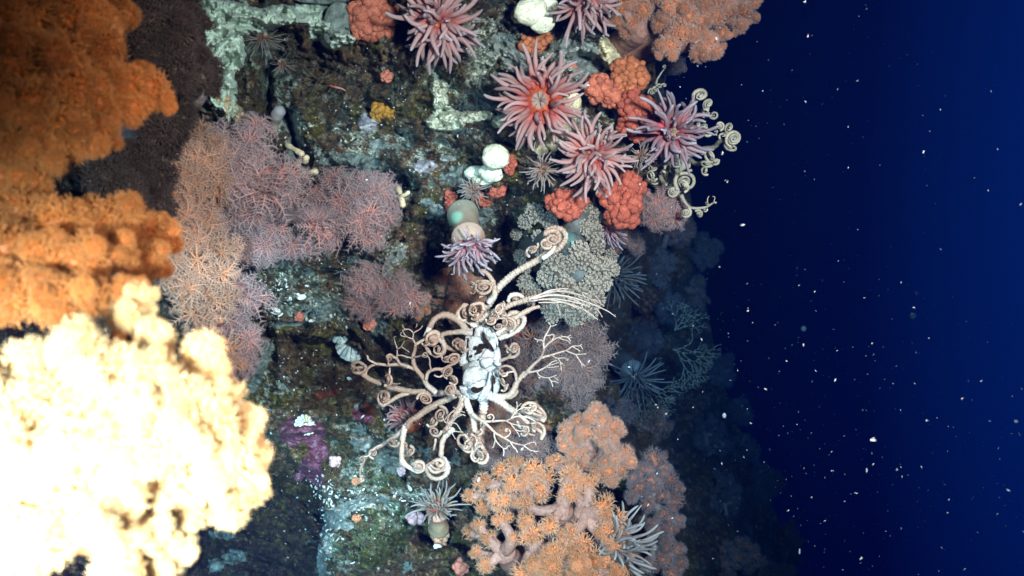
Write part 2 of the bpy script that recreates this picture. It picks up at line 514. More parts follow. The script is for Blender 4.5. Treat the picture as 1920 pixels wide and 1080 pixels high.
hv = rk.n('ShaderNodeHueSaturation'); hv.inputs['Value'].default_value = 1.25; hv.inputs['Saturation'].default_value = 1.1; rk.l(col, hv.inputs['Color']); col = hv.outputs[0]
p = rk.n('ShaderNodeBsdfPrincipled'); rk.l(col, p.inputs['Base Color'])
p.inputs['Roughness'].default_value = 0.75; p.inputs['Specular IOR Level'].default_value = 0.25
a0 = rk.n('ShaderNodeMath', operation='MULTIPLY_ADD'); rk.l(n3, a0.inputs[0]); a0.inputs[1].default_value = 2.0; rk.l(n1, a0.inputs[2])
ad = rk.n('ShaderNodeMath', operation='ADD'); rk.l(a0.outputs[0], ad.inputs[0]); rk.l(n2, ad.inputs[1])
rk.l(rk.bump(ad.outputs[0], 1.0, 0.006), p.inputs['Normal'])
rk.l(p.outputs[0], rk.out.inputs[0])
mb = MB(); mb.add(allV.reshape(-1, 3), quads)
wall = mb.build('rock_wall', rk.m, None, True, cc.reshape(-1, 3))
wall['kind'] = 'structure'

# ------------------------------------------------------------------ sea water: one closed box of even haze
hz = NT('sea_haze')
pv = hz.n('ShaderNodeVolumePrincipled')
pv.inputs['Color'].default_value = (0.0002, 0.0018, 0.0150, 1)
pv.inputs['Density'].default_value = HAZE
pv.inputs['Anisotropy'].default_value = 0.0
pv.inputs['Absorption Color'].default_value = (0.0, 0.30, 0.72, 1)
hz.l(pv.outputs[0], hz.out.inputs['Volume'])
xs, y_, zs = (-2.4, 4.2), (-0.9, 6.6), (-3.4, 3.4)
bv = [(x, y, z) for x in xs for y in y_ for z in zs]
mb = MB(); mb.add(np.array(bv), [(0, 1, 3, 2), (4, 6, 7, 5), (0, 4, 5, 1), (2, 3, 7, 6), (0, 2, 6, 4), (1, 5, 7, 3)])
haze = mb.build('haze', hz.m, None, False)
haze['kind'] = 'stuff'
# ------------------------------------------------------------------ pigments
M = {}
M['orange'] = tissue('orange_polyp_tissue', [(0.0, (0.528, 0.163, 0.061)), (0.45, (0.638, 0.263, 0.121)), (0.75, (0.704, 0.413, 0.270)), (1.0, (0.594, 0.500, 0.513))], trans=0.35, alpha=0.4, bump=0)
M['peach'] = tissue('peach_polyp_tissue', [(0.0, (0.540, 0.151, 0.046)), (0.45, (0.691, 0.272, 0.111)), (0.75, (0.756, 0.423, 0.240)), (1.0, (0.648, 0.464, 0.388))], trans=0.35, alpha=0.4, bump=0)
M['gold'] = tissue('dimmed_golden_polyp_tissue', [(0.0, (0.229, 0.054, 0.008)), (0.45, (0.336, 0.103, 0.018)), (0.75, (0.403, 0.162, 0.042)), (1.0, (0.430, 0.205, 0.078))], trans=0.35, alpha=0.35, bump=0)  # dim light on the near coral is put into this browner pigment
M['gold_blown'] = tissue('lamp_paled_polyp_tissue', [(0.0, (0.48, 0.26, 0.08)), (0.45, (0.62, 0.41, 0.17)), (0.75, (0.70, 0.51, 0.26)), (1.0, (0.74, 0.60, 0.37))], trans=0.35, alpha=0.25, bump=0)  # same golden coral, with the lamp's overexposure painted in as paler pigment
M['rose'] = tissue('peach_grey_polyp_tissue', [(0.0, (0.800, 0.281, 0.105)), (0.25, (0.762, 0.367, 0.189)), (0.45, (0.650, 0.400, 0.273)), (1.0, (0.538, 0.389, 0.326))], trans=0.45, alpha=0.92, alpha_base=0.30, bump=0, vary=0.15)
M['dusk_hair'] = tissue('dull_mauve_polyp_tissue', [(0.0, (0.60, 0.19, 0.08)), (0.22, (0.50, 0.23, 0.14)), (0.40, (0.40, 0.25, 0.20)), (1.0, (0.32, 0.25, 0.26))], trans=0.4, alpha=0.80, alpha_base=0.15, bump=0)
M['peach2'] = tissue('golden_peach_polyp_tissue', [(0.0, (0.546, 0.162, 0.051)), (0.45, (0.693, 0.275, 0.111)), (0.75, (0.756, 0.399, 0.204)), (1.0, (0.693, 0.446, 0.323))], trans=0.35, alpha=0.35, bump=0)
M['dim'] = tissue('blue_dimmed_polyp_tissue', [(0.0, (0.103, 0.073, 0.066)), (0.5, (0.128, 0.115, 0.131)), (1.0, (0.166, 0.197, 0.285))], trans=0.3, alpha=0.45, bump=0)  # dim blue water light of the far wall is put into this pigment
M['brown'] = tissue('shade_painted_polyp_tissue', [(0.0, (0.03, 0.018, 0.012)), (0.5, (0.05, 0.032, 0.025)), (1.0, (0.07, 0.055, 0.05))], trans=0.3, alpha=0.4, bump=0)  # shade behind the near coral is painted in as near-black pigment
M['mauve'] = tissue('mauve_polyp_tissue', [(0.0, (0.800, 0.259, 0.184)), (0.28, (0.759, 0.346, 0.281)), (0.42, (0.621, 0.389, 0.356)), (0.6, (0.506, 0.378, 0.367)), (1.0, (0.437, 0.356, 0.378))], trans=0.45, alpha=0.94, alpha_base=0.30, bump=0, vary=0.15)
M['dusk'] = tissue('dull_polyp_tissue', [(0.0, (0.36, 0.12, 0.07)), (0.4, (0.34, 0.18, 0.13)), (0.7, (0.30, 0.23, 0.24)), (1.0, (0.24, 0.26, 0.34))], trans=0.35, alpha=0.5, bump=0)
M['stalk'] = tissue('coral_stalk_tissue', [(0.0, (0.418, 0.212, 0.156)), (1.0, (0.506, 0.294, 0.238))], trans=0.35, alpha=0.25, alpha_base=0.1, scale=330, bump=0.8, dist=0.002, vary=0.4)
M['stalk_mauve'] = tissue('mauve_stalk_tissue', [(0.0, (0.26, 0.22, 0.22)), (1.0, (0.34, 0.28, 0.29))], trans=0.3, alpha=0.2, alpha_base=0.15, scale=240, bump=0.6, dist=0.002)
M['stalk_glass'] = tissue('glassy_stalk_tissue', [(0.0, (0.360, 0.263, 0.273)), (1.0, (0.456, 0.326, 0.326))], trans=0.4, alpha=0.80, alpha_base=0.72, scale=500, bump=0.8, dist=0.002, vary=0.6)
M['stalk_gold'] = tissue('golden_stalk_tissue', [(0.0, (0.36, 0.12, 0.03)), (1.0, (0.45, 0.20, 0.07))], trans=0.3, scale=200, bump=0.4, dist=0.002)
M['tent_pink'] = tissue('pink_tentacle_tissue', [(0.0, (0.414, 0.075, 0.058)), (0.15, (0.460, 0.150, 0.134)), (0.45, (0.494, 0.294, 0.288)), (0.9, (0.483, 0.369, 0.378)), (1.0, (0.483, 0.475, 0.512))], trans=0.4, alpha=0.34, alpha_base=.05, scale=150, vary=0.25, bump=0.15, spec=0.15, rough=0.55)
M['tent_mauve'] = tissue('mauve_tentacle_tissue', [(0.0, (0.400, 0.055, 0.070)), (0.2, (0.300, 0.132, 0.150)), (0.6, (0.260, 0.187, 0.220)), (1.0, (0.340, 0.319, 0.370))], trans=0.25, alpha=0.2, scale=150, vary=0.2, bump=0.15, spec=0.3, rough=0.45)
M['tent_pale'] = tissue('pale_tentacle_tissue', [(0.0, (0.260, 0.167, 0.112)), (0.4, (0.298, 0.236, 0.205)), (1.0, (0.322, 0.310, 0.310))], trans=0.3, alpha=0.35, scale=150, vary=0.15, bump=0.1)
M['tent_grey'] = tissue('grey_tentacle_tissue', [(0.0, (0.22, 0.13, 0.08)), (0.4, (0.24, 0.20, 0.17)), (1.0, (0.28, 0.28, 0.27))], trans=0.3, alpha=0.4, scale=150, vary=0.15, bump=0.1)
M['tent_blue'] = tissue('slate_tentacle_tissue', [(0.0, (0.213, 0.175, 0.168)), (0.5, (0.275, 0.250, 0.252)), (1.0, (0.375, 0.400, 0.408))], trans=0.4, alpha=0.3, alpha_base=.1, scale=150, vary=0.2, bump=0.1)
M['tent_dimmed'] = tissue('dimmed_slate_tentacle_tissue', [(0.0, (0.04, 0.05, 0.06)), (0.5, (0.06, 0.08, 0.10)), (1.0, (0.11, 0.15, 0.19))], trans=0.3, alpha=0.3, scale=150, vary=0.15, bump=0.1)  # darkened copy of the slate tissue, the far wall's dimness painted in
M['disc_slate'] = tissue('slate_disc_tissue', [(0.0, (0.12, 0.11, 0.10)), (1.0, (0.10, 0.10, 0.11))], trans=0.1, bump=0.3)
M['nod_dark'] = tissue('dark_nodule_tissue', [(0.0, (0.05, 0.02, 0.014)), (1.0, (0.09, 0.045, 0.03))], trans=0.1, scale=700, bump=0.5, dist=0.0008)
M['disc_orange'] = tissue('orange_disc_tissue', [(0.0, (0.42, 0.20, 0.12)), (0.16, (0.40, 0.12, 0.06)), (0.3, (0.46, 0.05, 0.012)), (1.0, (0.36, 0.03, 0.01))], trans=0.1, bump=0.3)
M['disc_ring'] = tissue('ringed_disc_tissue', [(0.0, (0.150, 0.100, 0.084)), (0.10, (0.255, 0.190, 0.168)), (0.30, (0.240, 0.160, 0.132)), (0.40, (0.315, 0.050, 0.014)), (1.0, (0.270, 0.035, 0.012))], trans=0.1, bump=0.3, vary=.4)
M['disc_pale'] = tissue('pale_disc_tissue', [(0.0, (0.20, 0.19, 0.13)), (0.22, (0.24, 0.15, 0.10)), (0.4, (0.28, 0.06, 0.04)), (1.0, (0.24, 0.04, 0.035))], trans=0.1, bump=0.3)
M['col_tan'] = tissue('tan_column_tissue', [(0.0, (0.46, 0.36, 0.22)), (0.6, (0.52, 0.38, 0.24)), (1.0, (0.50, 0.28, 0.20))], trans=0.15, scale=120, bump=0.3)
M['col_cream'] = tissue('cream_column_tissue', [(0.0, (0.331, 0.350, 0.272)), (0.6, (0.408, 0.350, 0.253)), (1.0, (0.428, 0.312, 0.243))], trans=0.2, scale=90, vary=0.2, bump=0.15, spec=0.4)
M['col_rust'] = tissue('rust_column_tissue', [(0.0, (0.35, 0.12, 0.03)), (1.0, (0.42, 0.13, 0.05))], trans=0.15, scale=120, bump=0.3)
M['nod_red'] = tissue('red_nodule_tissue', [(0.0, (0.400, 0.085, 0.050)), (1.0, (0.512, 0.183, 0.125))], trans=0.1, scale=700, vary=0.35, bump=0.7, dist=0.0008, spec=0.2)
M['nod_salmon'] = tissue('salmon_nodule_tissue', [(0.0, (0.484, 0.126, 0.069)), (1.0, (0.581, 0.263, 0.184))], trans=0.1, scale=700, vary=0.3, bump=0.7, dist=0.0008, spec=0.2)
M['nod_orange'] = tissue('orange_nodule_tissue', [(0.0, (0.437, 0.132, 0.052)), (1.0, (0.551, 0.242, 0.130))], trans=0.1, scale=700, vary=0.35, bump=0.7, dist=0.0008, spec=0.2)
M['nod_pink'] = tissue('pale_pink_nodule_tissue', [(0.0, (0.50, 0.28, 0.28)), (1.0, (0.62, 0.42, 0.42))], trans=0.1, scale=700, vary=0.3, bump=0.5, dist=0.0008)
M['nod_peach'] = tissue('peach_nodule_tissue', [(0.0, (0.48, 0.24, 0.14)), (1.0, (0.58, 0.34, 0.22))], trans=0.1, scale=700, vary=0.3, bump=0.5, dist=0.0008)
M['nod_yellow'] = tissue('ochre_nodule_tissue', [(0.0, (0.36, 0.16, 0.02)), (1.0, (0.48, 0.24, 0.04))], trans=0.1, scale=700, vary=0.3, bump=0.5, dist=0.0008)
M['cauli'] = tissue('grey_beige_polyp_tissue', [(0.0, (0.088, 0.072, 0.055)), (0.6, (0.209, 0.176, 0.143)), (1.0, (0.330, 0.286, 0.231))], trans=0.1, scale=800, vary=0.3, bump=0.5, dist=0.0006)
M['cauli_stalk'] = tissue('slate_stalk_tissue', [(0.0, (0.070, 0.081, 0.077)), (1.0, (0.098, 0.105, 0.099))], trans=0.1, scale=200, bump=0.4, dist=0.001)
M['star'] = tissue('brittle_arm_skin', [(0.0, (0.500, 0.463, 0.435)), (0.12, (0.438, 0.369, 0.314)), (0.35, (0.350, 0.256, 0.198)), (1.0, (0.269, 0.169, 0.128))], trans=0.0, vary=0.45, scale=420, bump=0.8, dist=0.0008, rough=0.55, spec=0.25)
M['star2'] = tissue('pale_arm_skin', [(0.0, (0.34, 0.31, 0.23)), (0.5, (0.31, 0.28, 0.21)), (1.0, (0.29, 0.27, 0.22))], trans=0.0, vary=0.25, scale=420, bump=0.5, dist=0.0006, rough=0.5, spec=0.3)
M['star_twig'] = tissue('thin_arm_skin', [(0.0, (0.336, 0.246, 0.204)), (1.0, (0.360, 0.282, 0.240))], trans=0.0, vary=0.2, scale=420, bump=0.3, dist=0.0004, rough=0.5, spec=0.3)
M['shield'] = crusty('nacre_white_plate', (0.22, 0.24, 0.24), (0.52, 0.55, 0.54), (0.56, 0.50, 0.51), scale=110, rough=0.45, bump=0.8, dist=0.004, spec=0.4, lo=0.34, hi=0.48)
M['shield_dark'] = crusty('worn_disc_skin', (0.007, 0.005, 0.004), (0.030, 0.011, 0.006), (0.270, 0.252, 0.216), scale=90, rough=0.5, bump=0.8, dist=0.004, lo=0.42, hi=0.57)
M['white_sponge'] = crusty('white_sponge_skin', (0.396, 0.412, 0.303), (0.700, 0.700, 0.551), None, scale=62, pores=0.8, bump=0.7, dist=0.002)
M['cream_sponge'] = crusty('cream_sponge_skin', (0.359, 0.299, 0.164), (0.658, 0.583, 0.389), None, scale=70, pores=0.7, bump=0.7, dist=0.002)
M['teal_sponge'] = crusty('pale_teal_sponge_skin', (0.400, 0.499, 0.380), (0.720, 0.800, 0.660), (0.800, 0.800, 0.540), scale=60, bump=0.9, dist=0.004, pores=0.5)
M['peach_sponge'] = crusty('peach_sponge_skin', (0.48, 0.30, 0.15), (0.60, 0.44, 0.27), None, scale=90, bump=0.6, dist=0.003)
M['pink_crust'] = crusty('pink_coralline_crust', (0.144, 0.042, 0.072), (0.252, 0.090, 0.144), (0.432, 0.264, 0.312), scale=110, bump=1.0, dist=0.004, lo=0.44, hi=0.54)
M['white_crust'] = crusty('white_lime_crust', (0.162, 0.180, 0.154), (0.540, 0.594, 0.540), (0.800, 0.800, 0.800), scale=150, bump=1.0, dist=0.004)
M['lilac_crust'] = crusty('lilac_white_crust', (0.255, 0.240, 0.270), (0.600, 0.585, 0.615), None, scale=130, bump=0.9, dist=0.003)
M['teal_crust'] = crusty('dull_teal_crust', (0.088, 0.108, 0.094), (0.312, 0.370, 0.321), (0.702, 0.741, 0.643), scale=130, bump=1.0, dist=0.004)
M['ochre_crust'] = crusty('ochre_film', (0.07, 0.05, 0.015), (0.19, 0.15, 0.04), (0.26, 0.23, 0.13), scale=140, bump=1.0, dist=0.003)
M['green_crust'] = crusty('green_turf_film', (0.042, 0.048, 0.022), (0.119, 0.129, 0.063), (0.280, 0.294, 0.210), scale=140, bump=1.0, dist=0.004)
M['brown_crust'] = crusty('red_brown_film', (0.10, 0.022, 0.010), (0.18, 0.05, 0.02), None, scale=130, bump=0.8, dist=0.003)
M['shell'] = crusty('chalky_shell', (0.336, 0.370, 0.336), (0.773, 0.800, 0.756), None, scale=200, bump=0.8, dist=0.002, rough=0.5)
M['shell_green'] = crusty('green_grey_shell', (0.14, 0.20, 0.19), (0.34, 0.42, 0.40), None, scale=140, bump=0.6, dist=0.001)
M['tube'] = crusty('cream_worm_tube', (0.46, 0.36, 0.22), (0.58, 0.47, 0.31), None, scale=300, bump=0.4, dist=0.001)
M['brown_rubble'] = crusty('brown_stone', (0.025, 0.018, 0.012), (0.07, 0.05, 0.03), None, scale=200)
M['turf'] = tissue('turf_filament', [(0.0, (0.05, 0.05, 0.03)), (1.0, (0.14, 0.18, 0.15))], trans=0.3, bump=0)
M['hydroid'] = tissue('hydroid_filament', [(0.0, (0.10, 0.15, 0.13)), (1.0, (0.24, 0.32, 0.31))], trans=0.3, alpha=0.2, bump=0)
M['hydroid_brown'] = tissue('brown_hydroid_filament', [(0.0, (0.10, 0.07, 0.03)), (1.0, (0.20, 0.17, 0.12))], trans=0.3, alpha=0.3, bump=0)
M['moss_green'] = tissue('green_moss', [(0.0, (0.05, 0.07, 0.03)), (1.0, (0.20, 0.25, 0.13))], trans=0.3, bump=0)
M['moss_olive'] = tissue('olive_moss', [(0.0, (0.06, 0.05, 0.02)), (1.0, (0.20, 0.19, 0.09))], trans=0.3, bump=0)
M['fan'] = tissue('sea_fan_skin', [(0.0, (0.05, 0.065, 0.065)), (1.0, (0.11, 0.14, 0.13))], trans=0.0, bump=0)
M['snow'] = crusty('drifting_fleck', (0.218, 0.293, 0.365), (0.396, 0.491, 0.567), None, scale=300)
M['shrimp'] = tissue('red_shrimp_shell', [(0.0, (0.45, 0.06, 0.04)), (1.0, (0.55, 0.30, 0.26))], trans=0.2, bump=0)

# ------------------------------------------------------------------ shared small meshes
def tentacle_mesh(bend, taper, name, mat, r0=0.075, n=9, sides=7):
    """one unit-long tentacle that rises along Z and leans to +X"""
    s = np.linspace(0, 1, n)
    a = bend * s ** 1.3
    dz = np.cos(a); dx = np.sin(a)
    z = np.concatenate([[0], np.cumsum((dz[1:] + dz[:-1]) / 2) / (n - 1)]); x = np.concatenate([[0], np.cumsum((dx[1:] + dx[:-1]) / 2) / (n - 1)])
    y = 0.22 * np.sin(s * 3.2 + bend * 9)
    pts = np.stack([x, y * s, z], -1)
    r = r0 * (1 - taper * s ** 1.2) * (1 + .05 * np.sin(s * 13 + bend * 5)); r[0] *= 1.1; r[-1] *= 0.72
    mb = MB(); longtube(mb, pts, r, sides, s)
    return mb.mesh(name, mat)
TENT = {}
def tents(key):
    if key not in TENT:
        TENT[key] = [tentacle_mesh(b, tp, 'tentacle', M[key], r0) for b, tp, r0 in ((-.8, .5, .115), (0.1, .58, .12), (.4, .5, .11), (.8, .56, .115), (1.2, .5, .11), (1.7, .52, .11), (2.2, .5, .115), (-.3, .45, .105))]
    return TENT[key]

def polyp_geo(mb, C, N, size, nt=8, length=0.5, calyx=True, hair=False, t_hi=1.0):
    """polyps at C [n,3] facing N [n,3]: a cup and a ring of tentacles each"""
    n = len(C); size = np.broadcast_to(size, (n,))
    A = perp(N); ph = rng.uniform(0, 6.28, n); B = np.cross(N, A)
    A, B = A * np.cos(ph)[:, None] + B * np.sin(ph)[:, None], B * np.cos(ph)[:, None] - A * np.sin(ph)[:, None]
    if calyx:
        s = np.array([-0.45, 0.0, 0.35])
        pth = C[:, None] + N[:, None] * (s[None, :, None] * size[:, None, None])
        tubes(mb, pth, np.array([0.24, 0.27, 0.18])[None] * size[:, None], 5, np.array([0.1, 0.35, 0.5]), ref=A)
    k = np.arange(nt) * 2 * math.pi / nt
    k = k[None] + rng.normal(0, 0.16, (n, nt))
    R = A[:, None] * np.cos(k)[..., None] + B[:, None] * np.sin(k)[..., None]
    sp = np.linspace(0, 1, 4 if hair else 3)
    open_ = rng.uniform(0.75, 1.25, (n, nt))
    L = size[:, None] * length * rng.uniform(0.75, 1.2, (n, nt))
    st = C[:, None] + N[:, None] * (size * 0.3)[:, None, None] + R * (size * 0.13)[:, None, None]
    if hair:
        out = np.sin(sp[None, None] * 1.05 * open_[..., None] + 0.35); up = np.cos(sp[None, None] * 1.25 * open_[..., None] + 0.35)
    else:
        out = np.sin(0.25 + sp[None, None] * 0.55 * open_[..., None]); up = np.cos(0.25 + sp[None, None] * 0.55 * open_[..., None])
    pts = st[:, :, None] + (R[:, :, None] * (out * sp)[..., None] + N[:, None, None] * (up * sp)[..., None]) * L[..., None, None]
    rad = (0.085 * (1 - 0.62 * sp))[None, None] * size[:, None, None] * np.ones((n, nt, 1))
    if hair: rad = rad * 0.88
    m_ = len(sp)
    tubes(mb, pts.reshape(-1, m_, 3), rad.reshape(-1, m_), 3, np.linspace(0.45, t_hi, m_) if not hair else np.linspace(0.12, 0.6, m_), ref=np.repeat(N, nt, 0).reshape(-1, 3))
    if hair:                                       # pinnules: fine side hairs on both sides of every tentacle
        P_ = pts.reshape(-1, m_, 3); T_ = unit(np.gradient(P_, axis=1)); NN = np.repeat(N, nt, 0)
        S_ = unit(np.cross(T_, NN[:, None]))
        for f in np.linspace(0.25, 0.97, 6):
            i = min(m_ - 2, int(f * (m_ - 1))); w = f * (m_ - 1) - i
            c0 = P_[:, i] * (1 - w) + P_[:, i + 1] * w
            ln = np.repeat(size, nt) * length * 0.30 * (1.1 - 0.6 * abs(f - 0.5))
            for sgn in (-1, 1):
                dv = unit(S_[:, i] * sgn + T_[:, i] * 0.7 + NN * 0.25 + rng.normal(0, .2, c0.shape))
                q = np.stack([c0, c0 + dv * ln[:, None] * 0.55, c0 + dv * ln[:, None]], 1)
                tubes(mb, q, np.array([0.05, 0.042, 0.026])[None] * np.repeat(size, nt)[:, None], 3, np.array([0.5, 0.8, 1.0]), cap=False, ref=perp(dv))

def cluster_mesh(mat, n=46, core=0.66, psize=0.30, seed=0, stretch=1.0, cone=True, length=0.62):
    """a head of a soft coral: a lumpy core set all over with small polyps"""
    mb = MB()
    V, F = ico(3)
    bumpy = core * (1 + 0.8 * (fbm(V * 1.9 + seed * 5.1, 3, seed) - 0.5))
    mb.add(V * bumpy[:, None] * np.array([1, 1, stretch]), None, F, 0.02 + 0.2 * (fbm(V * 3 + seed, 2, 3)))
    D_ = fib(n, 0.10)
    rr = core * (1 + 0.8 * (fbm(D_ * 1.9 + seed * 5.1, 3, seed) - 0.5))
    C = D_ * rr[:, None] * np.array([1, 1, stretch]) * 1.06
    polyp_geo(mb, C, unit(D_ + rng.normal(0, .22, D_.shape)), psize * rng.uniform(0.75, 1.3, n), 8, length)
    return mb.mesh('polyp_cluster', mat)
CLUS = {}
def clusters(key, style='mid'):
    kk = (key, style)
    if kk not in CLUS:
        a = {'mid': dict(n=64, core=0.54, psize=0.28, length=1.4), 'fine': dict(n=110, core=0.58, psize=0.23, length=1.5), 'big': dict(n=20, core=0.42, psize=0.48, length=1.0)}[style]
        CLUS[kk] = [cluster_mesh(M[key], seed=s, stretch=st_, **a) for s, st_ in ((1, 1.0), (2, 1.15), (3, 0.9), (4, 1.25), (5, 1.0))]
    return CLUS[kk]
HAIRY = {}
def hairy(key):
    if key not in HAIRY:
        out = []
        for s in range(5):
            mb = MB()
            polyp_geo(mb, np.zeros((1, 3)), np.array([[0, 0, 1.0]]), 1.0, 8, 0.95, True, True)
            mb2 = MB(); n2 = 3 if s % 2 else 5
            C = rng.normal(0, .22, (n2, 3)) * np.array([1, 1, .5]); N_ = unit(np.array([0, 0, 1.0]) + C * 2.2)
            polyp_geo(mb, C, N_, rng.uniform(.55, .9, n2), 8, 0.95, True, True)
            out.append(mb.mesh('polyp', M[key]))
        HAIRY[key] = out
    return HAIRY[key]
NOD = {}
def nodules(key):
    if key not in NOD:
        out = []
        for s in range(4):
            mb = MB(); V, F = ico(3)
            small = fib(34, .06); dist = np.linalg.norm(V[:, None] - small[None], axis=-1).min(1)
            r = 1 + 0.13 * (fbm(V * 1.5 + s * 7, 2, s) - .5) + 0.10 * np.cos(np.clip(dist / 0.30, 0, 1) * math.pi)
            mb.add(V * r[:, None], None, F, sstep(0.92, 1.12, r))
            out.append(mb.mesh('nodule', M[key]))
        NOD[key] = out
    return NOD[key]
CAUL = []
def caulis():
    if not CAUL:
        for s in range(5):
            mb = MB()
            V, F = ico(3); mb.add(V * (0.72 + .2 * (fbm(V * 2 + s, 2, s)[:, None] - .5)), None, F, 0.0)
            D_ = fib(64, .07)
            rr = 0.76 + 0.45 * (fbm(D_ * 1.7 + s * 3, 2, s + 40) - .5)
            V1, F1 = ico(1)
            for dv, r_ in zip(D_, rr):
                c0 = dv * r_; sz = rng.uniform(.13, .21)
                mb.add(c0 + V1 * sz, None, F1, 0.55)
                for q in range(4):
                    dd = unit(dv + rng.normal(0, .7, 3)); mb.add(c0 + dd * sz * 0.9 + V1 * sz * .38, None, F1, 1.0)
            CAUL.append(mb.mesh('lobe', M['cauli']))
    return CAUL

# ------------------------------------------------------------------ builders of living things
def anchor(px, py, off=0.0):
    return P(px, py, rock_s(px, py) - off)

def anemone(name, label, px, py, d, R, face, tent, disc, column, n=64, Lf=0.85, discf=0.34, base=None, col_r=0.36, group=None, splay=(0.25, 1.75), w=1.0, arc=None):
    v, rt, up = view(px, py)
    R = R * 0.80
    u_ = K * d * R
    nrm = unit(v + rt * face[0] + up * face[1])
    c0 = P(px, py, d)
    if base is None: base = (px - face[0] * R * 0.4, py + face[1] * R * 0.4, rock_s(px, py) + 0.004)
    b0 = P(*base)
    root = thing(name, label, 'anemone', b0, group)
    q = quat_from(nrm)
    A = np.array(q.to_matrix() @ Vector((1, 0, 0))); B = np.array(q.to_matrix() @ Vector((0, 1, 0)))
    # column
    mb = MB()
    mid = (c0 * 0.5 + b0 * 0.5) - nrm * u_ * 0.45
    pts = spline([b0, mid, c0 - nrm * u_ * (0.10 + 0.75 * col_r)], u_ * 0.09)
    s = np.linspace(0, 1, len(pts))
    longtube(mb, pts, u_ * col_r * (1.12 - 0.25 * np.sin(s * math.pi) + 0.02 * np.sin(s * 60)), 20, s)
    mb.build('column', M[column], root)
    # oral disc, a shallow dish with a puckered mouth
    mb = MB(); nr, na = 9, 40
    rr = np.linspace(0, 1, nr)[:, None]; th = np.arange(na)[None] * 2 * math.pi / na
    rad = rr * discf * u_ * 1.15 * np.ones_like(th)
    h = u_ * (0.05 * np.cos(rr * 3.1) * (1 + 0.9 * np.cos(th * 7 + .4 * np.sin(3 * th)) * (1 - .6 * rr)) + .02 * np.cos(th * 20) * rr - 0.12 * np.exp(-(rr / 0.13) ** 2) + 0.05 * rr ** 2)
    V = c0 + A * (rad * np.cos(th))[..., None] + B * (rad * np.sin(th))[..., None] + nrm * h[..., None]
    idx = np.arange(nr * na).reshape(nr, na)
    qd = np.stack([idx[:-1], np.roll(idx[:-1], -1, 1), np.roll(idx[1:], -1, 1), idx[1:]], -1).reshape(-1, 4)
    mb.add(V.reshape(-1, 3), qd, None, np.repeat(rr, na, 1).ravel())
    mb.build('oral_disc', M[disc], root)
    rings = ([] if disc == 'disc_ring' else [(0.45, 0.10, max(0.05, splay[0] - .35))]) + [ (0.62, 0.17, splay[0]), (0.78, 0.22, splay[0] + (splay[1] - splay[0]) * .33), (0.93, 0.29, splay[0] + (splay[1] - splay[0]) * .66), (1.05, 0.33, splay[1])]
    meshes = tents(tent)
    for f, frac, th0 in rings:
        m = max(5, int(n * frac))
        o = rnd.uniform(0, 6.28)
        for i in range(m):
            a = o + i * 2 * math.pi / m + rnd.gauss(0, 0.16)
            e = A * math.cos(a) + B * math.sin(a)
            if arc and float(np.dot(e, rt * arc[0] + up * arc[1])) < arc[2]: continue
            th_ = th0 + rnd.gauss(0, 0.24)
            z = nrm * math.cos(th_) + e * math.sin(th_)
            x = e * math.cos(th_) - nrm * math.sin(th_)
            x = x + np.cross(z, x) * rnd.gauss(0, 1.0) - rt * .25 - up * .45
            L = u_ * Lf * rnd.uniform(0.55, 1.12) * (0.75 if f < .7 else 1.0)
            ww = u_ * w * rnd.uniform(0.50, 0.76)
            me = meshes[rnd.choice((0, 1, 2, 2, 3, 3, 4, 7)) if th0 > .8 else rnd.choice((1, 2, 3, 4, 5, 7))]
            inst('tentacle', me, root, c0 + e * u_ * discf * f, quat_from(z, x), (ww, ww, L))
    return root

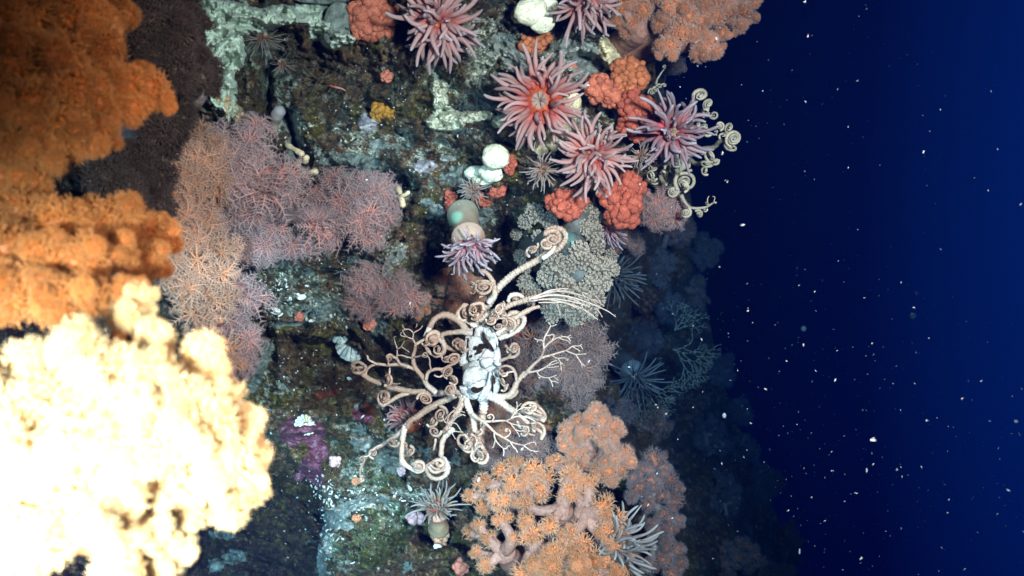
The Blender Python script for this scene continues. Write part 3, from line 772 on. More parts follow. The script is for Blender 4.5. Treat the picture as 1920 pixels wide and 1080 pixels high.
def nodule_coral(label, px, py, rx, ry, nr, key, name='red_soft_coral', off=0.02, group=None, cat='coral', children=True, seed=0, irr=0.48, heads=None):
    """a colony of rounded knobs; heads [(dx, dy, rx, ry, forward)] in picture pixels when it is more than one ball"""
    d = rock_s(px, py) - off
    k = K * d
    c0 = P(px, py, d)
    v, rt, up = view(px, py)
    root = thing(name, label, cat, c0 - v * min(off, .5 * (rx + ry) * k * .5), group)
    heads = heads or [(0, 0, rx, ry, 0)]
    Wp, mb = [], MB()
    for hi, (dx, dy, hx, hy, fw) in enumerate(heads):
        c1 = c0 + (rt * dx - up * dy + v * fw) * k
        hz_ = (hx + hy) * 0.45
        n = max(9, int(4 * math.pi * ((hx * hy + hx * hz_ + hy * hz_) / 3) / (nr * nr * 2.8)))
        D_ = fib(n, .07)
        def shp(Q): return 1 + irr * 2 * (fbm(Q * 1.3 + seed * 9 + hi * 3.1, 2, seed) - .5)
        for Q, f in ((D_, .86), (ico(3)[0], .78)):
            l = Q * np.stack([hx * shp(Q), hy * shp(Q), hz_ * shp(Q)], -1) * f
            Wq = c1 + (rt * l[:, :1] + up * l[:, 1:2] + v * l[:, 2:3]) * k
            if f == .86:
                for w_, dv in zip(Wq, Q):
                    if dv[2] < -.35: continue
                    inside = False
                    for hj, (ex, ey, ax, ay, f2) in enumerate(heads):
                        if hj != hi and np.linalg.norm(w_ - (c0 + (rt * ex - up * ey + v * f2) * k)) < .72 * min(ax, ay) * k: inside = True
                    if not inside: Wp.append(w_)
            else: mb.add(Wq, None, ico(3)[1], 0.0)
    if not children:
        V2, F2 = ico(3)
        for w_ in Wp:
            nn = fbm(V2 * 3 + w_ * 90, 2, 3)
            mb.add(w_ + V2 * (nr * k * rnd.uniform(.9, 1.5)) * (1 + .3 * (nn[:, None] - .5)), None, F2, 0.4 + .6 * nn)
        mb.build('body', M[key], root)
        return root
    mb.build('core', M[key], root)
    ms = nodules(key)
    for w_ in Wp:
        q = Quaternion((rnd.gauss(0, 1), rnd.gauss(0, 1), rnd.gauss(0, 1), rnd.gauss(0, 1))).normalized()
        b_ = nr * k * rnd.uniform(0.75, 1.4)
        inst('nodule', rnd.choice(ms), root, w_, q, tuple(b_ * rnd.uniform(0.85, 1.15) for _ in range(3)))
    return root

def soft_coral(label, base, lobes, key, stalk, style='mid', group=None, hubs=None, trunk_r=0.4, name='soft_coral', sat=2):
    """base (px,py,d); lobes [(px,py,d,r)]; hubs [(px,py,d)]: where limbs part from the trunk"""
    b0 = P(*base)
    root = thing(name, label, 'coral', b0, group)
    L = np.array([P(x, y, d) for x, y, d, r in lobes]); R = np.array([r * K * d for x, y, d, r in lobes])
    H = [P(*h) for h in hubs] if hubs else [0.5 * b0 + 0.5 * L.mean(0)]
    Rm = float(np.median(R))
    mb = MB()
    for h in H:
        h = np.asarray(h); mid = (b0 + h) / 2 + rng.normal(0, .2, 3) * Rm
        pts = spline([b0, mid, h], Rm * .25); s = np.linspace(0, 1, len(pts))
        longtube(mb, pts, Rm * trunk_r * 2.0 * (1.15 - .35 * s + .03 * np.sin(s * 31 + 2 * fbm(pts * 90, 2, 3))), 14, s * .5)
        V, F = ico(2); mb.add(h + V * Rm * trunk_r * 1.25 * (1 + .3 * (fbm(V * 2 + h * 40, 2, 1)[:, None] - .5)), None, F, .5)
    mb.build('trunk', M[stalk], root)
    ms = clusters(key, style)
    for i, (p_, r) in enumerate(zip(L, R)):
        h = min(H, key=lambda q: np.linalg.norm(q - p_))
        mb = MB(); dv = p_ - h; ln = np.linalg.norm(dv)
        if ln > r * .6:
            mid = (h + p_) / 2 + rng.normal(0, .12, 3) * ln
            pts = spline([h, mid, p_], max(r * .3, ln / 12)); s = np.linspace(0, 1, len(pts))
            longtube(mb, pts, r * (.62 - .22 * s), 9, .5 + s * .5)
            mb.build('branch', M[stalk], root)
        q = quat_from(unit(dv + 1e-6), None) @ Quaternion((0, 0, 1), rnd.uniform(0, 6.28))
        qr = lambda: quat_from(unit(rng.normal(size=3)))
        inst('polyp_cluster', rnd.choice(ms), root, p_, q, tuple(r * rnd.uniform(.78, 1.08) for _ in range(3)))
        v_ = -unit(p_)
        for j in range(sat):
            e_ = unit(rng.normal(size=3) + v_ * .5)
            inst('polyp_cluster', rnd.choice(ms), root, p_ + e_ * r * rnd.uniform(.6, .85), qr(), tuple(r * rnd.uniform(.36, .62) for _ in range(3)))
    return root

def fill(cx, cy, rx, ry, n, r, d, dome=0.0, rot=0.0, seed=1, rvar=0.3):
    """lobes spread evenly through an ellipse of the picture; the middle ones stand nearer by `dome` metres"""
    g = np.random.default_rng(seed); out = []
    for i in range(n):
        best = None
        for t in range(14):
            a = g.uniform(0, 6.283); q = math.sqrt(g.uniform(0, 1)); x, y = q * math.cos(a), q * math.sin(a)
            m = min([9] + [math.hypot((x - o[0]) * rx, (y - o[1]) * ry) for o in out])
            if best is None or m > best[0]: best = (m, x, y)
        out.append((best[1], best[2]))
    c_, s_ = math.cos(rot), math.sin(rot)
    return [(cx + x * rx * c_ - y * ry * s_, cy + x * rx * s_ + y * ry * c_, d - dome * (1 - x * x - y * y) + g.normal(0, .006), r * (1 + g.uniform(-rvar, rvar))) for x, y in out]

def crust(name, label, cat, blobs, h, mat, step=2.2, seed=0, wob=0.55, kind=None, lumps=0.35, freq=22.0, group=None, sub=None):
    """something that grows flat over the stone: an uneven sheet whose edge runs into the rock"""
    B_ = np.array(blobs, float)
    x0, x1 = (B_[:, 0] - B_[:, 2] * 1.5).min(), (B_[:, 0] + B_[:, 2] * 1.5).max(); y0, y1 = (B_[:, 1] - B_[:, 3] * 1.5).min(), (B_[:, 1] + B_[:, 3] * 1.5).max()
    X, Y = np.meshgrid(np.arange(x0, x1, step), np.arange(y0, y1, step))
    pp = np.stack([X / freq, Y / freq, np.full_like(X, seed * 3.3)], -1)
    f = -9 * np.ones_like(X)
    for x, y, rx, ry in blobs: f = np.maximum(f, 1 - ((X - x) / rx) ** 2 - ((Y - y) / ry) ** 2)
    f = f + wob * 2 * (fbm(pp, 4, seed) - .5) + 1.5 * wob * (fbm(pp * 3.1, 4, seed + 3, .6) - .5)
    m = np.clip(f * 2.2, -0.3, 1)
    hh = h * np.where(m > 0, np.sqrt(np.clip(m, 0, 1)), m) * (1 + lumps * 2 * (fbm(pp * 1.6, 4, seed + 9) - .5) + lumps * 1.6 * (fbm(pp * 5.5, 3, seed + 4, .6) - .5))
    d = rock_d(X, Y)
    d0 = 0.8 * d + 0.05 * (np.roll(d, 3, 0) + np.roll(d, -3, 0) + np.roll(d, 3, 1) + np.roll(d, -3, 1))
    V = PV(X, Y, d0 - hh)
    idx = np.arange(X.size).reshape(X.shape)
    qd = np.stack([idx[:-1, :-1], idx[1:, :-1], idx[1:, 1:], idx[:-1, 1:]], -1).reshape(-1, 4)
    keep = (f.ravel()[qd] > -0.12).any(1)
    used = np.unique(qd[keep]); rm = np.full(X.size, -1); rm[used] = np.arange(len(used))
    if not len(used): return None
    mb = MB(); mb.add(V.reshape(-1, 3)[used], rm[qd[keep]], None, np.clip(m.ravel()[used], 0, 1))
    o = mb.build(name, M[mat])
    return tag(o, label, cat, group, kind)

def sponge(name, label, balls, mat, seed=0, cat='sponge', amp=0.22, tubes_=None):
    """rounded masses merged into one body: balls [(px,py,rx,ry,off)]"""
    mb = MB()
    for i, (x, y, rx, ry, off) in enumerate(balls):
        d = rock_s(x, y) - off; v, rt, up = view(x, y); k = K * d
        V, F = ico(4)
        n = 1 + amp * 2 * (fbm(V * 1.5 + i * 5 + seed * 11, 3, seed + i) - .5) + .05 * (fbm(V * 7 + i, 2, seed) - .5)
        l = V * n[:, None] * np.array([rx, ry, (rx + ry) * .45])
        mb.add(P(x, y, d) + (rt * l[:, :1] + up * l[:, 1:2] + v * l[:, 2:3]) * k, None, F, n * .5)
    return tag(mb.build(name, M[mat]), label, cat)

def px_curve(pts, dflt, step=2.5):
    """[(px,py[,d])] -> world curve"""
    q = np.array([P(*(p_ if len(p_) == 3 else (*p_, dflt))) for p_ in pts])
    return spline(q, step * K * dflt)
# ------------------------------------------------------------------ the big basket star
def c5(*pts): return [(x / 3.0 + 620, y / 3.0 + 560) for x, y in pts]
def c4(*pts): return [(x / 2.7 + 640, y / 2.7 + 360) for x, y in pts]
def g3(*pts): return [(x / 6.0 + 840, y / 6.0 + 580) for x, y in pts]
def e2(*pts): return [(x / 3.86 + 1180, y / 3.857 + 150) for x, y in pts]

def coil_pts(last, cx, cy, turns, sgn=1, d=0.9, tilt=0.0, prec=0.0, inner=0.16, step=2.0, lift=0.010):
    r0 = math.hypot(last[0] - cx, last[1] - cy); a0 = math.atan2(last[1] - cy, last[0] - cx)
    sq = rnd.uniform(.78, 1.0); tilt = tilt + rnd.uniform(-.3, .3); prec = prec + rnd.uniform(-.3, .4); wb = rnd.uniform(0, 6)
    n = int(max(16, turns * 2 * math.pi * r0 * 0.6 / step)); out = []
    for i in range(1, n + 1):
        s = i / n
        a = a0 + sgn * turns * 2 * math.pi * s
        r = r0 * (1 - (1 - inner) * s ** 0.85)
        tl = tilt + prec * s
        ex, ey = math.cos(a0), math.sin(a0)
        r *= 1 + .07 * math.sin(a * 1.7 + wb) * min(1, s * 4)
        u_ = r * math.cos(a - a0); w_ = r * math.sin(a - a0) * (1 - (1 - sq) * min(1, s * 3))
        out.append((cx + ex * u_ - ey * w_ * math.cos(tl), cy + ey * u_ + ex * w_ * math.cos(tl), d + K * d * w_ * math.sin(tl) - lift * s))
    return out

def stroke(name, parent, pts, r0, r1, d0, d1=None, mat='star', coil=None, ridge=0.07, sides=9, taper_pow=1.0, sag=0.0):
    """an arm or twig: picture points, radii in picture pixels, depth d0 -> d1; may end in a coil (cx, cy, turns, sense[, tilt, precession])"""
    d1 = d0 if d1 is None else d1
    n = len(pts); q = []
    for i, p_ in enumerate(pts):
        s = i / max(1, n - 1)
        q.append((p_[0], p_[1], d0 + (d1 - d0) * s + sag * math.sin(s * math.pi)))
    step = 1.7 if r0 > 3 else 2.2
    Q = spline(np.array(q), step)
    nb = len(Q)
    if coil:
        cx, cy, turns, sgn = coil[:4]
        ex = coil_pts(Q[-1], cx, cy, turns, sgn, d1, *(coil[4:]), step=step)
        Q = np.concatenate([Q, np.array(ex)])
    # even spacing along the curve
    dl = np.concatenate([[0], np.cumsum(np.maximum(np.hypot(*(np.diff(Q[:, :2], axis=0).T)), np.abs(np.diff(Q[:, 2])) / (K * d0)))])
    m = max(4, int(dl[-1] / step)); ss = np.linspace(0, dl[-1], m)
    Q = np.stack([np.interp(ss, dl, Q[:, j]) for j in range(3)], -1)
    s = ss / dl[-1]
    rad = r0 + (r1 - r0) * s ** taper_pow
    if ridge and r0 > 1.6: rad = rad * (1 + ridge * np.sign(np.sin(ss * 2 * math.pi / max(4.0, r0 * 0.62 + 1.4))) - ridge * .3 + .05 * np.sin(ss / 9.0))
    jn = np.stack([ss / 26.0, np.full_like(ss, pts[0][0] * .37), np.full_like(ss, pts[0][1] * .21)], -1)
    jw = np.minimum(1, ss / 14.0) * min(2.2, .6 + r0 * .35)
    W = PV(Q[:, 0] + (fbm(jn, 2, 3) - .5) * 2 * jw, Q[:, 1] + (fbm(jn + 5, 2, 4) - .5) * 2 * jw, Q[:, 2])
    rad = rad * (1 + .16 * (fbm(jn * 2.3 + 9, 3, 6) - .5)) * (1.1 if r0 > 4 else 1.0)
    mb = MB(); longtube(mb, W, rad * K * Q[:, 2], sides if r0 > 2 else 5, np.clip(s * .8 + (0.0 if r0 > 4 else .25), 0, 1))
    return mb.build(name, M[mat], parent)

SD = 0.895
star = thing('basket_star', 'big cream basket star with many coiled branching arms around a silvery white disc', 'basket star', P(900, 690, rock_s(900, 690) - .02))
# disc: a rounded five-cornered body with ten long plates, a worn dark centre and skin between the arms
v, rt, up = view(900, 680)
mb = MB(); na, nr = 60, 16
th = np.linspace(0, 2 * math.pi, na, endpoint=False)[None]; rr = np.linspace(0, 1, nr)[:, None]
shape = (1 + .07 * np.cos(5 * (th - 1.1)))
ox = (36 * np.cos(th) - 9 * np.sin(th)) * shape; oy = (64 * np.sin(th) + 4 * np.cos(th)) * shape
dome = 0.022 * (1 - rr ** 2.2) + 0.006 * np.cos(5 * th - 1) * rr * (1 - rr)
Vd = np.array(P(901, 680, SD + .012)) + (rt * (ox * rr)[..., None] + up * (oy * rr)[..., None]) * K * SD + v * (dome + .004 * (fbm(np.stack([ox * rr / 9, oy * rr / 9, rr + 0 * th], -1), 3, 4) - .5))[..., None]
idx = np.arange(na * nr).reshape(nr, na)
mb.add(Vd.reshape(-1, 3), np.stack([idx[:-1], np.roll(idx[:-1], -1, 1), np.roll(idx[1:], -1, 1), idx[1:]], -1).reshape(-1, 4), None, np.repeat(rr, na, 1).ravel())
disc = mb.build('disc', M['shield'], star)
def plate(pts, hgt, name='radial_plate', mat='shield', parent=star, d=SD - .016, nseg=12):
    """a thick, slightly domed plate from a picture outline"""
    o = np.array(pts, float); c_ = o.mean(0)
    o = spline(np.concatenate([np.concatenate([o, np.zeros((len(o), 1))], 1), [[*o[0], 0]]]), 3.0)[:-1, :2]
    n = len(o); mb = MB(); rings = []
    for s, z in ((1.0, 1.2), (0.98, .1), (0.90, -.15), (0.5, -.38), (0.15, -.45)):
        p_ = c_ + (o - c_) * s
        w = .8 * (fbm(np.stack([p_[:, 0] / 5, p_[:, 1] / 5, 0 * p_[:, 0] + c_[0]], -1), 3, 6) - .5)
        rings.append(PV(p_[:, 0], p_[:, 1], d + (z + w) * hgt))
    V = np.concatenate(rings + [PV([c_[0]], [c_[1]], [d - hgt * .46])])
    idx = np.arange(n * 5).reshape(5, n)
    qd = np.stack([idx[:-1], np.roll(idx[:-1], -1, 1), np.roll(idx[1:], -1, 1), idx[1:]], -1).reshape(-1, 4)
    tr = np.stack([idx[-1], np.roll(idx[-1], -1), np.full(n, 5 * n)], -1)
    mb.add(V, qd, tr, 0.5); return mb.build(name, M[mat], parent)
plate(g3((230, 320), (300, 300), (420, 330), (430, 420), (340, 560), (240, 580), (225, 470)), .006)
plate(g3((200, 300), (250, 300), (240, 560), (190, 620), (140, 640), (130, 560)), .006, d=SD - .006)
plate(g3((380, 190), (450, 190), (530, 330), (540, 440), (500, 460), (430, 330)), .006)
plate(g3((310, 200), (380, 185), (400, 290), (330, 320), (290, 300)), .005)
plate(g3((455, 190), (510, 220), (560, 340), (560, 420), (520, 330)), .005, d=SD - .01)
plate(g3((500, 450), (560, 420), (590, 480), (600, 620), (560, 640), (490, 580)), .006, d=SD - .008)
plate(g3((210, 660), (330, 640), (440, 690), (420, 760), (270, 850), (170, 850), (170, 730)), .007)
plate(g3((360, 560), (480, 540), (510, 590), (450, 660), (380, 640)), .005)
plate(g3((450, 790), (470, 700), (500, 730), (480, 900), (420, 1010), (330, 1020)), .006)
plate(g3((500, 700), (570, 680), (580, 880), (540, 960), (500, 1000), (510, 880)), .006, d=SD - .006)
plate(g3((120, 860), (220, 850), (250, 950), (330, 1010), (250, 1010), (150, 940)), .006, d=SD - .004)
plate(g3((215, 840), (300, 820), (420, 790), (440, 860), (400, 960), (320, 1010), (240, 960)), .005, d=SD - .010)
plate(g3((425, 440), (500, 460), (510, 540), (400, 550), (340, 575)), .005, d=SD - .018)
# dark tears in the skin
for pts in (((355, 385), (420, 390), (425, 430), (395, 450), (385, 480), (345, 500), (330, 450)), ((300, 410), (325, 415), (320, 455), (298, 450)), ((385, 230), (410, 290), (480, 390), (520, 460), (505, 475), (430, 400), (388, 320)), ((250, 895), (290, 868), (340, 885), (390, 868), (385, 905), (330, 945), (275, 930)), ((500, 730), (525, 760), (535, 830), (510, 840), (495, 790)), ((320, 480), (340, 490), (330, 510), (312, 505)), ((255, 515), (275, 510), (268, 540), (250, 540))):
    plate(g3(*pts), .0018, 'torn_skin', 'shield_dark', star, SD - .0245)

def arm(pts, r0, r1, d0, d1=None, coil=None, **k):
    return stroke('arm', star, pts, r0, r1, d0, d1, coil=coil, **k)
def br(a, pts, r0, r1, d0, d1=None, coil=None, name='branch', **k):
    return stroke(name, a, pts, r0, r1, d0, d1, coil=coil, mat='star' if r0 > 2.3 else 'star_twig', **k)
def curl(a, cx, cy, r, tube=2.4, d=0.885, turns=2.6, a0=0.0, sgn=1, tilt=0.3, prec=0.9, tail=None):
    st_ = (cx + r * math.cos(a0), cy + r * math.sin(a0))
    t0 = (st_[0] + sgn * r * .5 * math.sin(a0), st_[1] - sgn * r * .5 * math.cos(a0))
    pts = ([tail] if tail else []) + [t0, st_]
    return stroke('coil', a, pts, tube, tube * .55, d, d, coil=(cx, cy, turns, sgn, tilt, prec), ridge=.05)

# arm running far to the left
a = arm(c5((760, 520), (690, 528), (600, 530), (500, 525), (400, 515), (330, 500), (260, 470), (190, 430), (142, 402), (122, 378)), 6.6, 4.0, SD + .01, .885, ridge=.09)
br(a, c5((142, 402), (122, 380), (128, 362), (160, 355), (200, 380)), 3.6, 2.6, .885, .875, coil=(672.5, 691, 1.6, 1, .4, 1.2))
br(a, c5((590, 528), (548, 490), (520, 445), (490, 410), (470, 370), (468, 330), (476, 280), (478, 258)), 5.2, 2.9, .893, .875)
br(a, c5((478, 258), (520, 232), (560, 215), (600, 215)), 2.8, 2.3, .875, .870, coil=(813, 639, 2.4, 1, .4, 1.0))
br(a, c5((478, 258), (462, 225), (466, 195), (440, 172), (410, 178)), 2.0, 1.0, .875, .868)
br(a, c5((466, 192), (490, 178), (508, 165), (516, 150)), 1.5, .9, .87, .866)
br(a, c5((440, 172), (412, 168), (405, 148)), 1.1, .8, .87, .868)
br(a, c5((476, 162), (486, 155), (484, 142)), 1.0, .8, .868, .866)
br(a, c5((462, 228), (430, 215), (402, 212), (390, 202), (398, 192)), 1.5, .9, .872, .868)
br(a, c5((425, 213), (412, 195), (404, 176)), 1.1, .8, .87, .868)
br(a, c5((490, 408), (430, 382), (395, 372), (375, 340), (350, 328)), 3.6, 2.0, .886, .878, coil=(729, 672, 1.7, -1, .1, .5))
br(a, c5((372, 342), (375, 300), (372, 275), (362, 245), (356, 222), (362, 214)), 1.7, .9, .88, .87)
br(a, c5((374, 285), (398, 268), (412, 245), (414, 238)), 1.2, .9, .875, .868)
br(a, c5((397, 270), (420, 285), (443, 301)), 1.1, .8, .872, .868)
br(a, c5((374, 320), (400, 318), (440, 330), (470, 335)), 1.3, 1.6, .88, .88)
br(a, c5((440, 385), (380, 372), (320, 375), (265, 368), (228, 380), (205, 405), (200, 430)), 3.4, 2.6, .884, .89)
br(a, c5((262, 370), (225, 350), (212, 340), (206, 320)), 2.2, 1.4, .884, .88)
br(a, c5((322, 372), (330, 345), (335, 330)), 1.6, 1.8, .88, .878)
br(a, c5((536, 455), (552, 412), (585, 400), (630, 395), (680, 370), (712, 352), (718, 325)), 3.6, 2.2, .884, .872, coil=(849, 674, 1.8, -1, .1, .5))
br(a, c5((566, 402), (556, 370), (556, 345), (545, 322), (520, 315)), 2.0, 1.2, .88, .87)
br(a, c5((470, 330), (500, 322), (528, 310), (540, 300)), 1.6, .9, .876, .868)
br(a, c5((508, 320), (530, 330), (545, 325)), 1.0, .8, .87, .866)
br(a, c5((514, 318), (528, 302), (545, 318)), .9, .7, .868, .866)
br(a, c5((620, 397), (632, 425), (610, 440), (580, 430)), 2.0, 1.4, .88, .874, coil=(815, 704, 1.3, 1, .3, .8))
curl(a, 841, 698, 11, 2.5, .876, 2.6, 2.2, 1); curl(a, 844, 731, 12, 2.6, .868, 2.6, -1.2, 1); curl(a, 857, 740, 6, 2.2, .866, 2.0, 0.5, -1)
curl(a, 838, 672, 9, 2.3, .872, 2.2, 3.0, -1); curl(a, 850, 712, 9, 2.3, .868, 2.4, 1.0, -1)
curl(a, 727, 711, 12, 2.9, .878, 2.4, 1.6, -1, .9, .7, tail=c5((320, 470))[0])
br(a, c5((330, 470), (345, 475), (370, 480), (392, 476)), 1.3, .8, .88, .872)
br(a, c5((328, 455), (332, 420), (330, 390)), 2.2, 1.4, .878, .88)
# lower side limb of the same arm
br(a, c5((440, 532), (390, 545), (330, 580), (295, 600), (280, 590)), 4.0, 3.2, .897, .895, coil=(721, 745, 2.3, 1, .5, .7))
curl(a, 797, 748, 14, 3.1, .885, 2.3, 3.6, 1, .3, .9); curl(a, 722, 741, 10, 2.4, .889, 2.2, 1.2, 1)

# arm to the lower left, forking
a = arm(c5((740, 520), (690, 545), (600, 592), (510, 645), (450, 685), (420, 722)), 7.0, 5.6, SD + .006, .885, ridge=.08)
br(a, c5((430, 705), (395, 750), (345, 785), (290, 822), (235, 858), (200, 895), (178, 930), (165, 975), (166, 1000)), 4.6, 2.2, .886, .90)
br(a, c5((166, 998), (180, 1005), (186, 1018)), 2.2, 1.8, .90, .897, coil=(677.5, 898, 1.5, 1))
br(a, c5((420, 715), (410, 760), (403, 820), (398, 880), (398, 925), (410, 942)), 5.6, 4.2, .886, .880)
br(a, c5((398, 905), (430, 940), (460, 958), (495, 972), (525, 955)), 4.2, 2.8, .880, .872, coil=(785, 875, 2.7, -1, .15, .25))
curl(a, 737, 830, 10, 2.6, .876, 2.2, .4, 1, .8); curl(a, 700, 850, 9, 2.2, .886, 2.2, 2.0, 1); curl(a, 678, 862, 8, 2.0, .89, 1.8, 1.5, -1); curl(a, 768, 848, 11, 3.0, .882, 2.0, -1.0, 1, .9); curl(a, 762, 838, 9, 2.6, .888, 1.6, -2.0, 1, 1.0)
br(a, c5((290, 822), (250, 840), (215, 880), (185, 890)), 2.2, 1.5, .884, .882)

# arm straight down, ending in the round double coil
a = arm(c5((750, 540), (728, 600), (695, 660), (660, 720), (640, 745)), 6.6, 4.6, SD + .004, .885, ridge=.10)
br(a, c5((745, 560), (715, 610), (670, 650), (655, 700)), 2.4, 1.6, .872, .868)
br(a, c5((690, 735), (655, 760), (632, 800), (625, 850), (622, 900)), 5.2, 4.6, .892, .882, ridge=.11)
br(a, c5((622, 895), (640, 905), (656, 930)), 4.4, 3.4, .88, .874, coil=(823, 869, 1.6, 1, .1, .2))
br(a, c5((648, 915), (662, 950), (640, 1000), (600, 1015), (560, 1000), (540, 960), (552, 930), (585, 925)), 4.8, 3.2, .878, .868)
br(a, c5((552, 945), (575, 975), (615, 975), (640, 950)), 3.4, 2.6, .868, .866)
br(a, c5((560, 935), (590, 958), (615, 955)), 2.6, 2.0, .864, .866)
curl(a, 815, 808, 12, 3.2, .876, 1.5, .5, 1, .1, .3); curl(a, 826, 778, 15, 3.0, .884, 2.4, -1.2, 1, .4, 1.2); curl(a, 812, 790, 12, 2.8, .888, 2.0, 2.2, -1, .5, 1.0)
br(a, c5((590, 790), (588, 820), (580, 850)), 2.6, 2.2, .888, .89)
for pts in (((655, 700), (675, 690), (720, 660), (750, 650)), ((668, 720), (700, 745), (745, 752)), ((662, 715), (700, 700), (735, 745)), ((665, 722), (690, 770), (700, 790)), ((690, 610), (725, 630), (755, 640)), ((715, 655), (735, 650), (758, 658)), ((655, 700), (640, 690), (628, 660))):
    br(a, c5(*pts), 1.3, .8, .866, .862, name='twig')

# arm down and right with the open twigs, ending in long folded loops
a = arm(c5((760, 545), (772, 600), (798, 660), (810, 730), (835, 800), (862, 850), (882, 890), (868, 920), (840, 925), (815, 905)), 6.0, 3.2, SD, .878, ridge=.09)
br(a, c5((815, 905), (800, 880), (815, 840), (822, 800), (812, 770), (790, 760)), 3.1, 2.8, .878, .872)
br(a, c5((835, 790), (800, 760), (790, 800), (800, 850), (770, 862), (735, 835), (715, 800), (730, 770), (755, 765)), 3.2, 2.9, .882, .868)
br(a, c5((755, 765), (775, 790), (785, 830), (770, 850)), 3.0, 2.4, .868, .870)
br(a, c5((800, 855), (790, 890), (815, 915), (838, 890), (830, 850)), 2.6, 2.2, .872, .87)
curl(a, 900, 852, 9, 2.6, .868, 2.0, 1.0, -1, .8); curl(a, 880, 828, 10, 2.6, .866, 2.0, 2.4, 1, .8); curl(a, 897, 812, 8, 2.4, .872, 2.0, -.6, 1, .6); curl(a, 868, 836, 8, 2.2, .864, 2.2, .5, 1, .9); curl(a, 898, 835, 7, 2.2, .868, 2.0, 2.5, 1, .4)
br(a, c5((798, 648), (835, 678), (870, 700), (920, 750), (965, 780), (1010, 805), (1060, 818), (1090, 825)), 3.8, 1.3, .882, .866)
br(a, c5((850, 690), (890, 692), (935, 690), (985, 685), (1020, 670)), 2.6, 1.6, .878, .866)
br(a, c5((1020, 670), (1050, 662), (1100, 665), (1150, 690)), 1.5, 1.0, .866, .862)
br(a, c5((1015, 670), (1038, 640), (1048, 610), (1045, 580)), 1.3, .8, .866, .860)
br(a, c5((1045, 612), (1060, 602), (1072, 588)), .9, .7, .862, .86)
br(a, c5((1040, 636), (1080, 615), (1130, 612)), 1.0, .8, .863, .86)
br(a, c5((985, 686), (1020, 705), (1060, 715), (1110, 720)), 1.5, .9, .867, .862)
br(a, c5((1010, 700), (1035, 735), (1055, 765), (1062, 780)), 1.2, .8, .866, .862)
br(a, c5((1040, 735), (1065, 745), (1090, 740)), .9, .7, .864, .862)
br(a, c5((918, 748), (925, 790), (950, 825), (975, 845)), 1.8, 1.1, .876, .868)
br(a, c5((926, 795), (920, 820), (912, 838)), 1.2, .8, .872, .868)
br(a, c5((972, 843), (975, 865), (972, 885)), 1.1, .9, .868, .866)
br(a, c5((972, 843), (990, 842), (1000, 825), (1010, 828)), 1.0, .7, .868, .866)
br(a, c5((1010, 806), (1025, 830), (1045, 850), (1052, 865)), 1.2, .9, .868, .866)
br(a, c5((1088, 825), (1120, 812), (1148, 808), (1155, 828)), 1.1, .8, .866, .862)
br(a, c5((1085, 824), (1115, 850), (1140, 858), (1165, 862)), 1.1, .8, .866, .862)
br(a, c5((905, 692), (918, 670), (905, 652), (885, 660)), 1.7, 1.4, .872, .868, coil=(918.5, 782, 1.4, -1))
br(a, c5((975, 782), (1000, 770), (1012, 750), (1000, 735)), 1.6, 1.3, .87, .866, coil=(950, 807.5, 1.5, -1))

# pale arm hanging behind the twigs
a = arm(c5((862, 560), (862, 610), (852, 680), (848, 760), (852, 810)), 8.0, 5.4, SD + .02, .925, ridge=.11)
br(a, c5((850, 690), (835, 730), (840, 780), (858, 810)), 3.0, 2.4, .91, .905)

# arm to the lower right with a knot of folded loops
a = arm(c5((890, 540), (925, 560), (985, 602), (1050, 640), (1110, 662), (1160, 672), (1195, 690)), 7.6, 4.2, SD, .885, ridge=.05)
br(a, c5((1195, 690), (1203, 660), (1180, 620), (1150, 590), (1110, 582), (1082, 600), (1080, 630), (1105, 645)), 4.0, 3.0, .885, .875)
br(a, c5((1120, 600), (1150, 625), (1175, 640), (1200, 670)), 3.4, 3.0, .876, .872)
br(a, c5((1090, 625), (1130, 640), (1165, 655), (1190, 660)), 3.0, 2.8, .870, .868)
br(a, c5((1060, 650), (1100, 690), (1150, 730), (1190, 755), (1185, 790)), 4.0, 3.2, .884, .880)
br(a, c5((1185, 790), (1203, 760), (1195, 720), (1165, 700), (1130, 700)), 3.2, 2.8, .880, .874)
br(a, c5((1050, 690), (1070, 730), (1110, 760), (1150, 770)), 2.8, 2.4, .878, .874)
curl(a, 990, 770, 8, 2.6, .866, 1.8, .4, 1, .5); curl(a, 1003, 800, 8, 2.4, .868, 1.8, 2.0, 1, .9); curl(a, 985, 805, 8, 2.4, .87, 1.8, 1.0, -1, .8); curl(a, 1000, 764, 7, 2.2, .864, 2.0, 2.6, -1, .4); curl(a, 984, 812, 6, 2.2, .868, 1.8, 2.6, -1, .4)

# arm to the right with open twigs over the dark water
a = arm(c5((880, 545), (925, 552), (990, 548), (1025, 520), (1050, 460), (1090, 415)), 7.4, 4.0, SD, .89, ridge=.06)
br(a, c5((985, 552), (1020, 545), (1045, 525), (1035, 500)), 5.0, 3.6, .898, .895)
br(a, g3((840, 760), (900, 700), (970, 625), (1040, 550), (1072, 480), (1080, 440)), 3.9, 2.2, .89, .878)
br(a, g3((1080, 440), (1076, 370), (1095, 310), (1130, 245), (1160, 190)), 2.1, 1.3, .878, .868)
br(a, g3((1160, 190), (1145, 165), (1128, 150)), 1.2, .8, .868, .866); br(a, g3((1160, 190), (1195, 182), (1220, 168)), 1.2, .8, .868, .866)
br(a, g3((1076, 365), (1045, 345), (1010, 345), (985, 335), (975, 325)), 1.5, .9, .874, .87)
br(a, g3((1020, 346), (1008, 358), (1004, 368)), 1.1, 1.2, .872, .87); br(a, g3((1110, 295), (1150, 290), (1178, 282), (1192, 305), (1170, 345)), 1.2, 1.0, .872, .868)
br(a, g3((1080, 440), (1120, 395), (1170, 358), (1220, 328), (1260, 315)), 1.9, 1.2, .878, .868)
